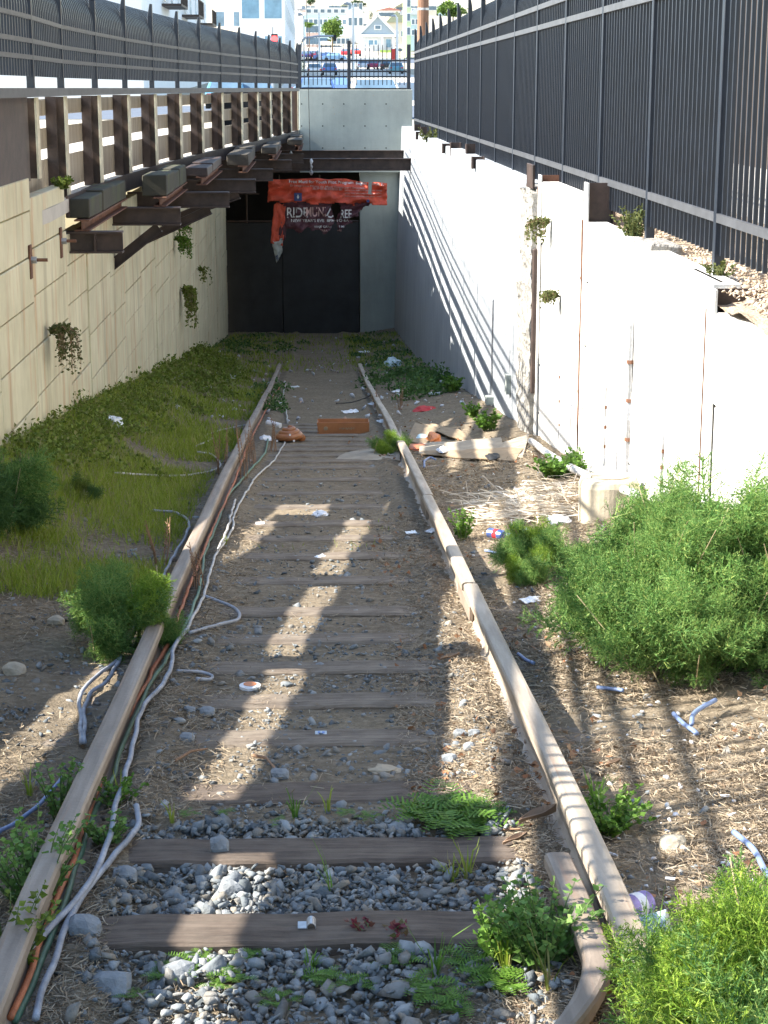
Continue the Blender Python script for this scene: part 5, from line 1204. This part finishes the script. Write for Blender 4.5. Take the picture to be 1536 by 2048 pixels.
# sticks
for k, (a, c_, r, lab) in enumerate((((505, 1520), (560, 1560), .006, 'dark crooked twig in front of the dark tie'), ((350, 1530), (415, 1508), .006, 'pale stick at the edge of the sunlit patch'), ((230, 1490), (215, 1520), .007, 'dead wood splinter beside the orange conduit'), ((975, 1690), (1040, 1670), .005, 'thin stick against the right rail'))):
    p, q = Vector(gp(*a, .015)), Vector(gp(*c_, .02)); props(MB().tube([p, p.lerp(q, .4)+Vector((.01, .02, .01)), q], [r, r*.9, r*.5], 6).build('stick', M_twig), lab, 'stick', 'loose sticks')
for k, (px, py) in enumerate(((1440, 1598), (1455, 1640), (1500, 1668), (1330, 1668), (1395, 1585), (1290, 1560), (1235, 1720), (1350, 1765))):
    c = Vector(gp(px, py, .01)); a = k*1.3; props(MB().tube([c, c+Vector((.03*math.cos(a*.3), .02*math.sin(a), 0))], .005, 8).build('cigarette_butt', M_paper), ['white butt highest on the right verge', 'white butt below the highest one', 'white butt nearest the right edge', 'butt near the green tuft outside the rail', 'butt halfway between bush and corner', 'butt in the shadow strip under the large bush', 'butt close to the right rail', 'butt just above the corner fennel'][k], 'butt', 'pale butts on the right verge')

# ================================================================ BEYOND THE TRENCH
def building(name, label, cat, x0, x1, y0, y1, z0, z1, wm, gm, front=None, side=None, side_s=1, roof=None, flat_trim=True):
    t = thing(name, label, cat, ((x0+x1)/2, y0, z0)); MB().box(x0, x1, y0, y1, z0-2, z1).build('wall', wm, t)
    def win(a, b_, z, h, face):
        m = MB(); fm = MB()
        if face == 'f': m.box(a, b_, y0-.06, y0-.02, z, z+h); fm.box(a-.12, b_+.12, y0-.04, y0+.01, z-.12, z+h+.12)
        else:
            X = x1 if side_s > 0 else x0
            m.box(X+.02*side_s if side_s > 0 else X-.06, X+.06 if side_s > 0 else X-.02, a, b_, z, z+h); fm.box(X-.01 if side_s > 0 else X-.04, X+.04 if side_s > 0 else X+.01, a-.12, b_+.12, z-.12, z+h+.12)
        f = fm.build('window', M_trim, t); m.build('pane', gm, f)
    if front:
        nc, nr, ww, wh, zb, zs = front; step = (x1-x0)/nc
        for r in range(nr):
            for c_ in range(nc): cx = x0+step*(c_+.5); win(cx-ww/2, cx+ww/2, z0+zb+zs*r, wh, 'f')
    if side:
        nc, nr, ww, wh, zb, zs = side; step = (y1-y0)/nc
        for r in range(nr):
            for c_ in range(nc): cy = y0+step*(c_+.5); win(cy-ww/2, cy+ww/2, z0+zb+zs*r, wh, 's')
    if roof:
        m = MB(); xm = (x0+x1)/2; e = .5; rm, rh = roof
        m.add([(x0-e, y0-e, z1-.1), (x1+e, y0-e, z1-.1), (xm, y0-e, z1+rh), (x0-e, y1, z1-.1), (x1+e, y1, z1-.1), (xm, y1, z1+rh)], [(0,1,2),(5,4,3),(0,2,5,3),(1,4,5,2),(0,3,4,1)]); m.build('roof', rm, t)
    elif flat_trim: MB().box(x0-.25, x1+.25, y0-.25, y1+.25, z1, z1+.5).build('cornice', wm, t)
    return t
# left buildings
A = building('apartment_building', 'long white building with iron balconies beyond the left fence', 'building', -26, -10.2, 108, 172, -1, 19, M_wbld, M_bluegl, (4, 4, 1.8, 1.8, 3, 3.6), (10, 4, 1.6, 1.8, 3.0, 3.6))
for k in range(3):
    for q in range(2):
        y = 122+18*k; z = 5.4+3.6*q; f = thing('x', 'x', 'x'); bpy.data.objects.remove(f)
        m = MB(); m.box(-10.2, -8.9, y, y+6, z-.15, z)
        for j in range(13): m.box(-8.95, -8.9, y+.5*j, y+.5*j+.05, z, z+1.05)
        m.box(-8.96, -8.89, y, y+6, z+1.05, z+1.12); m.build('balcony', M_steel, A)
building('apartment_building', 'modern white block with big blue windows rising above the far end of the left fence', 'building', -8.6, -3.6, 205, 300, 0, 26, M_wbld, M_bluegl, (2, 6, 1.9, 2.0, 3.6, 3.9), (12, 6, 1.4, 2.0, 3.6, 3.9))
building('apartment_building', 'beige building squeezed between the two white ones on the left', 'building', -13.8, -9.0, 240, 285, 0, 25, M_cbld, M_glass, (2, 5, 1.2, 1.8, 4, 3.8))
# brown building behind right fence
building('brown_building', 'dark brown building seen through the near right fence', 'building', 6.5, 16, 3, 34, -1.1, 8, M_brick, M_glass, None, None, side_s=-1)
# house and other hillside buildings, found from their place in view
def Xat(px, Y): return aty(px, 100, Y).x
def Zat(py, Y): return aty(700, py, Y).z
M_grh = plain('slate_blue_siding', (.33, .40, .46), .7); M_olive = plain('olive_roof', (.30, .32, .22), .8); M_tealb = plain('pale_teal_wall', (.44, .58, .60), .7); M_pinkb = plain('pink_wall', (.60, .42, .36), .8); M_lime = plain('lime_wall', (.62, .72, .42), .8); M_greyw = plain('pale_grey_wall', (.60, .62, .64), .8); M_redr = plain('red_roof', (.48, .20, .16), .8); M_hedge = plain('lime_fence', (.42, .58, .12), .7)  # far walls paled; the overexposed light is put into their colours
Yh = 400; hx0, hx1 = Xat(723, Yh), Xat(788, Yh); hz = tz(Yh); ez = Zat(69, Yh)
hs = building('gabled_house', 'grey blue gabled house with white trim on the hillside', 'house', hx0, hx1, Yh, Yh+14, hz, ez, M_greyw, M_glass, None, None, flat_trim=False)
xm = (hx0+hx1)/2; az = Zat(33, Yh)
MB().add([(hx0-.3, Yh-.3, ez), (hx1+.3, Yh-.3, ez), (xm, Yh-.3, az), (hx0-.3, Yh, ez), (hx1+.3, Yh, ez), (xm, Yh, az)], [(0,1,2),(5,4,3),(0,2,5,3),(1,4,5,2),(0,3,4,1)]).build('gable', M_grh, hs)
MB().add([(hx0-.9, Yh-.6, ez-.4), (xm, Yh-.6, az+.35), (hx1+.9, Yh-.6, ez-.4), (xm, Yh-.6, az+.0), (hx0-.9, Yh+14, ez-.4), (xm, Yh+14, az+.35), (hx1+.9, Yh+14, ez-.4), (xm, Yh+14, az)], [(0,1,5,4),(1,2,6,5),(2,3,7,6),(3,0,4,7),(0,3,1),(1,3,2)]).build('roof', M_olive, hs)
m = MB(); m.bar((hx0-.9, Yh-.7, ez-.3), (xm, Yh-.7, az+.3), .2, .5); m.bar((xm, Yh-.7, az+.3), (hx1+.9, Yh-.7, ez-.3), .2, .5); m.box(hx0-.6, hx1+.6, Yh-.9, Yh-.3, ez-.5, ez); m.build('trim', M_trim, hs)
w_ = MB().box(xm-.8, xm+.8, Yh-.5, Yh-.31, ez+1.0, ez+2.0).build('window', M_trim, hs); MB().box(xm-.55, xm+.55, Yh-.56, Yh-.51, ez+1.15, ez+1.85).build('pane', M_glass, w_)
for (u, v) in ((.22, .36), (.40, .48)):
    w_ = MB().box(hx0+(hx1-hx0)*u-.15, hx0+(hx1-hx0)*v+.15, Yh-.1, Yh-.02, hz+1.2, ez-1).build('window', M_trim, hs); MB().box(hx0+(hx1-hx0)*u, hx0+(hx1-hx0)*v, Yh-.16, Yh-.11, hz+1.35, ez-1.2).build('pane', M_bluegl, w_)
MB().box(hx0+(hx1-hx0)*.76, hx0+(hx1-hx0)*.9, Yh-.1, Yh-.02, hz+.8, ez-1).build('door', M_bluegl, hs)
MB().box(hx0+(hx1-hx0)*.62, hx0+(hx1-hx0)*.66, Yh-1.2, Yh-.9, hz, ez-.4).build('porch_post', M_trim, hs); MB().box(hx1-.3, hx1, Yh-1.2, Yh-.9, hz, ez-.4).build('porch_post', M_trim, hs); MB().box(hx0, hx0+.3, Yh-1.2, Yh-.9, hz, ez-.4).build('porch_post', M_trim, hs)
Y_ = 385; props(MB().box(Xat(760, Y_), Xat(790, Y_), Y_, Y_+.3, tz(Y_), Zat(100, Y_)).build('garden_fence', M_hedge), 'bright lime green garden fence in front of the gabled house', 'fence')
props(MB().box(Xat(720, Y_), Xat(757, Y_), Y_-1, Y_, tz(Y_)-1, Zat(111, Y_)).build('garden_wall', M_greyw), 'pale wall at the foot of the gabled house', 'wall')
def hb(label, px0, px1, py0, py1, Y, m, fr=None, roof=None, D=12): return building('hillside_building', label, 'building', Xat(px0, Y), Xat(px1, Y), Y, Y+D, min(Zat(py1, Y), tz(Y)+20), Zat(py0, Y), m, M_glass, fr, None, roof=roof, flat_trim=False)
hb('long pale teal building behind the round tree', 608, 694, 30, 62, 460, M_tealb, (9, 1, .9, 1.2, 1.6, 3))
hb('white flat roofed hall on the hill behind the teal building', 612, 706, 15, 31, 560, M_greyw, (7, 1, 1.2, 1, .8, 3))
hb('low pink brick building left of the round tree', 612, 641, 56, 102, 420, M_pinkb, (4, 2, .8, 1.4, 1.5, 2.6))
hb('tall white house with a bay left of the gabled house', 695, 727, 22, 78, 450, M_wbld, (3, 2, .8, 1.8, 3.2, 3.4), (M_greyw, 1.0))
hb('small pale building at the end of the far street', 664, 700, 72, 96, 440, M_cbld, (4, 1, .8, 1.2, 1, 2))
hb('lime green narrow building right of the gabled house', 812, 822, 0, 92, 330, M_lime, (1, 4, .5, 1.2, 2, 2.4))
hb('pale blue house beside the lime building', 822, 838, 28, 80, 360, M_tealb, (2, 3, .5, .9, 1, 2), (M_greyw, 1.2))
hb('olive roofed house half hidden behind the gabled one', 775, 812, 44, 90, 440, M_cbld, (3, 1, .8, 1.2, 2, 3), (M_olive, 2.5))
hb('red roofed houses on the upper slope', 757, 800, 20, 36, 620, M_wbld, (6, 1, 1.2, 1.1, .6, 2), (M_redr, .9))
rb = random.Random(5); cols = [M_wbld, M_cbld, M_greyw, M_tealb, M_pinkb]; cn = ['white', 'cream', 'pale grey', 'pale teal', 'pink']
wh = ['far up behind the teal building', 'above the round tree', 'on the skyline left of centre', 'above the tall white house', 'directly over the gabled roof', 'on the skyline over the gabled house', 'right behind the olive roof', 'on the slope beside the utility pole', 'behind the pole top', 'above the right fence posts', 'far right on the slope', 'highest right of the pole', 'left on the upper slope', 'behind the modern block', 'peeking over the left block', 'left above the white hall', 'on the top row, centre left', 'on the top row, centre', 'on the top row, right of centre', 'on the top row, far right']
k = 0
for (py0, py1, Y) in ((10, 26, 640), (-6, 10, 760), (-22, -4, 900)):
    px = 596+rb.uniform(0, 10)
    while px < 905 and k < 20*3:
        wd = rb.uniform(14, 26)*640/Y+6; c_ = rb.randrange(5)
        if rb.random() < .82:
            hb('%s hillside house %s' % (cn[c_], wh[k % 20]+('' if k < 20 else ', upper rows')), px, px+wd, py0+rb.uniform(-3, 4), py1, Y+rb.uniform(-15, 15), cols[c_], (3, 1, 1.4, 1.3, 1.0, 2.4), (cols[rb.randrange(3)] if rb.random() < .6 else M_olive, 1.3) if rb.random() < .6 else None); k += 1
        px += wd+rb.uniform(0, 5)
# trees
def tree(label, px, py, Y, rpx, hpx, m, seed, n=2600, lf=.35, name='street_tree'):
    g = np.random.default_rng(seed); x = Xat(px, Y); zc = Zat(py, Y); k = Y*.973/F; rx, rz = rpx*k, hpx*k; zb = tz(Y)
    t = thing(name, label, 'tree', (x, Y, zb)); MB().tube([(x, Y, zb-.5), (x+.1, Y, zb+(zc-zb)*.5), (x, Y, zc)], [rx*.10, rx*.07, rx*.03], 8).build('trunk', M_bark, t)
    cl = g.normal(size=(26, 3)); cl /= np.linalg.norm(cl, axis=1, keepdims=True); cl *= g.uniform(.35, .85, (26, 1)); i = g.integers(0, 26, n)
    P = cl[i]+g.normal(size=(n, 3))*.16; P = P*np.array([rx, rx, rz])+np.array([x, Y, zc]); D = g.normal(size=(n, 3)); TV, TF = leaf_tpl()
    V, Fx = inst(TV*np.array([1.3, 1, 1]), TF, rot_dir(D), g.uniform(.6, 1.4, n)*lf*rx/2.2, P); npmesh('crown', V, Fx, m, t)
M_tree = island('tree_leaves', [(.07,.13,.03), (.12,.20,.04), (.20,.28,.06), (.05,.10,.03)], .7, .3); M_treed = island('dark_tree_leaves', [(.03,.06,.025), (.06,.10,.04)], .7, .2)
tree('round green street tree in front of the teal building', 664, 56, 340, 22, 22, M_tree, 1)
tree('small yellow green tree on the far left side of the street', 618, 50, 380, 12, 6, M_tree, 2, 1200)
tree('dark tree on the slope top centre', 715, 8, 700, 16, 8, M_treed, 3, 1200, name='hillside_tree')
tree('dark tree at the top left of the slope', 622, 2, 690, 10, 8, M_treed, 4, 1000, name='hillside_tree')
tree('bushy tree behind the gabled roof on the right', 793, 38, 480, 14, 9, M_tree, 5, 1400, name='hillside_tree')
tree('pointed dark conifer beside the gabled roof', 742, 32, 470, 5, 12, M_treed, 6, 800, name='hillside_tree')
tree('yellow green bush behind the utility pole', 905, 18, 150, 30, 16, M_tree, 7, 2200)
tree('low dark bush at the left end of the end fence', 607, 132, 90, 6, 14, M_treed, 8, 900, name='street_bush')
# poles, lamps, signals
x = 3.02; Y = 49.5; t = thing('utility_pole', 'brown wooden utility pole behind the far right fence', 'pole', (x, Y, -1.1)); x = aty(846, 60, Y).x
MB().tube([(x, Y, -1.1), (x, Y, 4), (x+.02, Y, 9)], [.16, .15, .13], 16).build('pole', M('pole_wood', (.20, .11, .07), .9, .35, 5, .5, 30, stretch=(3,3,.3)), t); z = Zat(18, Y); MB().tube([(x, Y, z-.03), (x, Y, z+.03)], .158, 16).build('band', M_galv, t)
for k in range(3): MB().tube(catmull([(x-.15, Y-.1, 2.95-.05*k), (x-.25, Y-.1, 2.6-.06*k), (x-.38, Y-.1, 2.7), (x-.5, Y-.1, 3.2)]), .014, 6).build('wire', M_dark, t)
def lamp(label, px, pyt, Y, arm=None, r=.09):
    x = Xat(px, Y); z0 = tz(Y); z1 = Zat(pyt, Y); t = thing('street_lamp', label, 'street lamp', (x, Y, z0), 'pale street lamps on the far street')
    MB().tube([(x, Y, z0), (x, Y, z1)], [r*1.4, r*.8], 10).build('pole', M_trim, t)
    if arm:
        x2 = Xat(px+arm, Y); MB().tube(catmull([(x, Y, z1-.3), ((x+x2)/2, Y, z1+.25), (x2, Y, z1+.2)]), r*.6, 8).build('arm', M_trim, t); MB().tube([(x2-.5, Y, z1+.15), (x2, Y, z1+.2), (x2+.4, Y, z1+.15)], [.08, .22, .06], 8).build('lamp_head', M_galv, t)
lamp('tall lamp with its head over the modern white block', 595, 22, 180, 9, .12); lamp('lamp at the left end of the far street', 608, 32, 230, -8); lamp('lamp post in front of the round tree', 639, 26, 240, 0, .14); lamp('white lamp post in the middle of the far view', 707, 10, 250, -12, .14); lamp('cream post beside the gabled house', 794, 34, 300, -6, .2)
x = aty(549, 80, 95).x; Y = 95; t = thing('traffic_light', 'traffic light showing red above the left fence', 'traffic light', (x, Y, tz(Y))); z = Zat(78, Y)
MB().tube([(x-.12, Y+.15, tz(Y)), (x-.12, Y+.15, z+.6)], .06, 8).build('pole', M_galv, t); MB().box(x-.17, x+.17, Y-.1, Y+.1, z-.75, z+.25).build('housing', M_dark, t, bevel=.02)
MB().tube([(x, Y-.12, z), (x, Y-.1, z)], .17, 18).build('red_lens', plain('red_signal', (1, .03, .03), .4, 3.5), t); 
for q in (1, 2): MB().tube([(x, Y-.115, z-.3*q), (x, Y-.1, z-.3*q)], .11, 16).build('dark_lens', M_glass, t)
t = thing('traffic_light', 'dark traffic light on a curved mast arm in front of the round tree', 'traffic light', (Xat(603, 150), 150, tz(150))); xx = Xat(603, 150)
MB().tube(catmull([(xx, 150, tz(150)), (xx, 150, Zat(88, 150)), (Xat(625, 150), 150, Zat(74, 150)), (Xat(668, 150), 150, Zat(72, 150))]), .08, 8).build('mast', M_galv, t); MB().box(Xat(667, 150), Xat(673, 150), 149.8, 150.1, Zat(82, 150), Zat(70, 150)).build('housing', M_dark, t); MB().box(Xat(640, 150), Xat(655, 150), 149.9, 149.95, Zat(82, 150), Zat(76, 150)).build('street_sign', M_bluegl, t)
m = MB()
for k, (px, py, Y) in enumerate(((650, 0, 120), (700, 60, 200))): pass
# cars
def car(label, px, py, Y, col, side=False, front=False, pick=False, z=None, x=None):
    xc = Xat(px, Y) if x is None else x; z0 = tz(Y) if z is None else z; t = thing('parked_car', label, 'car', (xc, Y, z0), 'cars on the streets beyond the wall')
    cm = plain('car_paint_'+label.split()[0], col, .3); L, W, H = 4.4, 1.78, 1.48
    prof = [(-2.2, .35), (-2.2, .75), (-1.95, .92), (-1.45, .98), (-.85, 1.42), (.75, 1.48), (1.35, 1.02), (2.0, .92), (2.2, .72), (2.2, .35)]
    def T(l, w_, zz): return Vector((xc+l, Y+w_, z0+zz)) if side else Vector((xc+w_, Y+l, z0+zz))
    V = []
    for s in (-1, 1):
        for l, zz in prof: tp_ = .80 if zz > 1.2 else 1.0; V.append(T(l, s*W/2*tp_, zz))
    n = len(prof); MB().add(V, [tuple(range(n)), tuple(range(2*n-1, n-1, -1))]+[(i, (i+1) % n, (i+1) % n+n, i+n) for i in range(n)]).build('body', cm, t, bevel=.03)
    for s in (-1, 1): MB().add([T(-1.35, s*(W/2*.985), 1.0), T(1.2, s*(W/2*.985), 1.02), T(.7, s*(W/2*.83), 1.40), T(-.8, s*(W/2*.83), 1.37)], [(0,1,2,3)]).build('side_window', M_glass, t)
    MB().add([T(-1.46, -.74, 1.02), T(-1.46, .74, 1.02), T(-.90, .62, 1.41), T(-.90, -.62, 1.41)], [(0,1,2,3)]).build('rear_window', M_glass, t); MB().add([T(1.40, -.74, 1.03), T(1.40, .74, 1.03), T(.85, .62, 1.42), T(.85, -.62, 1.42)], [(0,1,2,3)]).build('windscreen', M_glass, t)
    for a in (-1.35, 1.35):
        for s in (-1, 1): MB().tube([T(a, s*.70, .32), T(a, s*.91, .32)], .32, 14).build('wheel', M_tyre, t)
    lm = plain('tail_lamp_red', (.6, .03, .03), .3)
    for s in (-1, 1): MB().box(0,0,0,0,0,0); p = T(-2.21, s*.7, .75); MB().box(p.x-.12, p.x+.12, p.y-.02, p.y+.02, p.z-.08, p.z+.08).build('tail_lamp', lm, t)
    return t
# silver car right behind the end wall, seen large
cz = car('silver car parked right behind the end wall', 748, 170, 66, (.62, .62, .58)); cz.scale = (1.02, 1, .97)
car('navy car on the street left behind the end fence', 632, 170, 88, (.06, .12, .30)); car('steel blue car crossing behind the end fence', 660, 160, 105, (.16, .28, .50), True)
cl_ = [('white car left on the intersection', 629, 215, (.72,.74,.76)), ('blue car at the middle of the intersection', 659, 225, (.10,.22,.50)), ('white hatchback in the row below the house', 726, 290, (.7,.72,.75)), ('maroon car in the row below the house', 745, 290, (.32,.03,.10)), ('black car at the right end of the row', 773, 285, (.02,.02,.025)), ('silver car between maroon and black ones', 758, 300, (.5,.52,.56)), ('navy car at the far left kerb', 612, 330, (.04,.05,.16)), ('burgundy car next to it at the kerb', 622, 331, (.22,.03,.06)), ('grey car before the lamp post', 632, 332, (.25,.27,.3)), ('dark blue car right of the lamp post', 650, 326, (.08,.14,.32)), ('light blue car below the round tree', 668, 324, (.25,.42,.62)), ('red car behind the middle post', 691, 345, (.5,.04,.06)), ('scarlet van left of the gabled house', 711, 352, (.62,.05,.04)), ('teal car behind the fence right side', 792, 240, (.10,.28,.36))]
for k, (lab, px, Y, col) in enumerate(cl_): car(lab, px, 0, Y, col, side=(k in (9, 10)))
for k, (px, Y, col, lab) in enumerate(((450, 90, (.12, .40, .55), 'turquoise car under the far left fence'), (510, 92, (.1, .3, .6), 'azure car at the far end of the left fence'))):
    car(lab, px, 0, Y, col, False, z=-1.08 if Y > 46 else -1.0)
props(MB().box(Xat(789, 300)-.5, Xat(789, 300)+.5, 299.9, 300.1, tz(300)+1.5, tz(300)+3.2).build('red_sign', plain('sign_red', (.7, .05, .04), .5)), 'small red sign beside the cream post', 'sign')
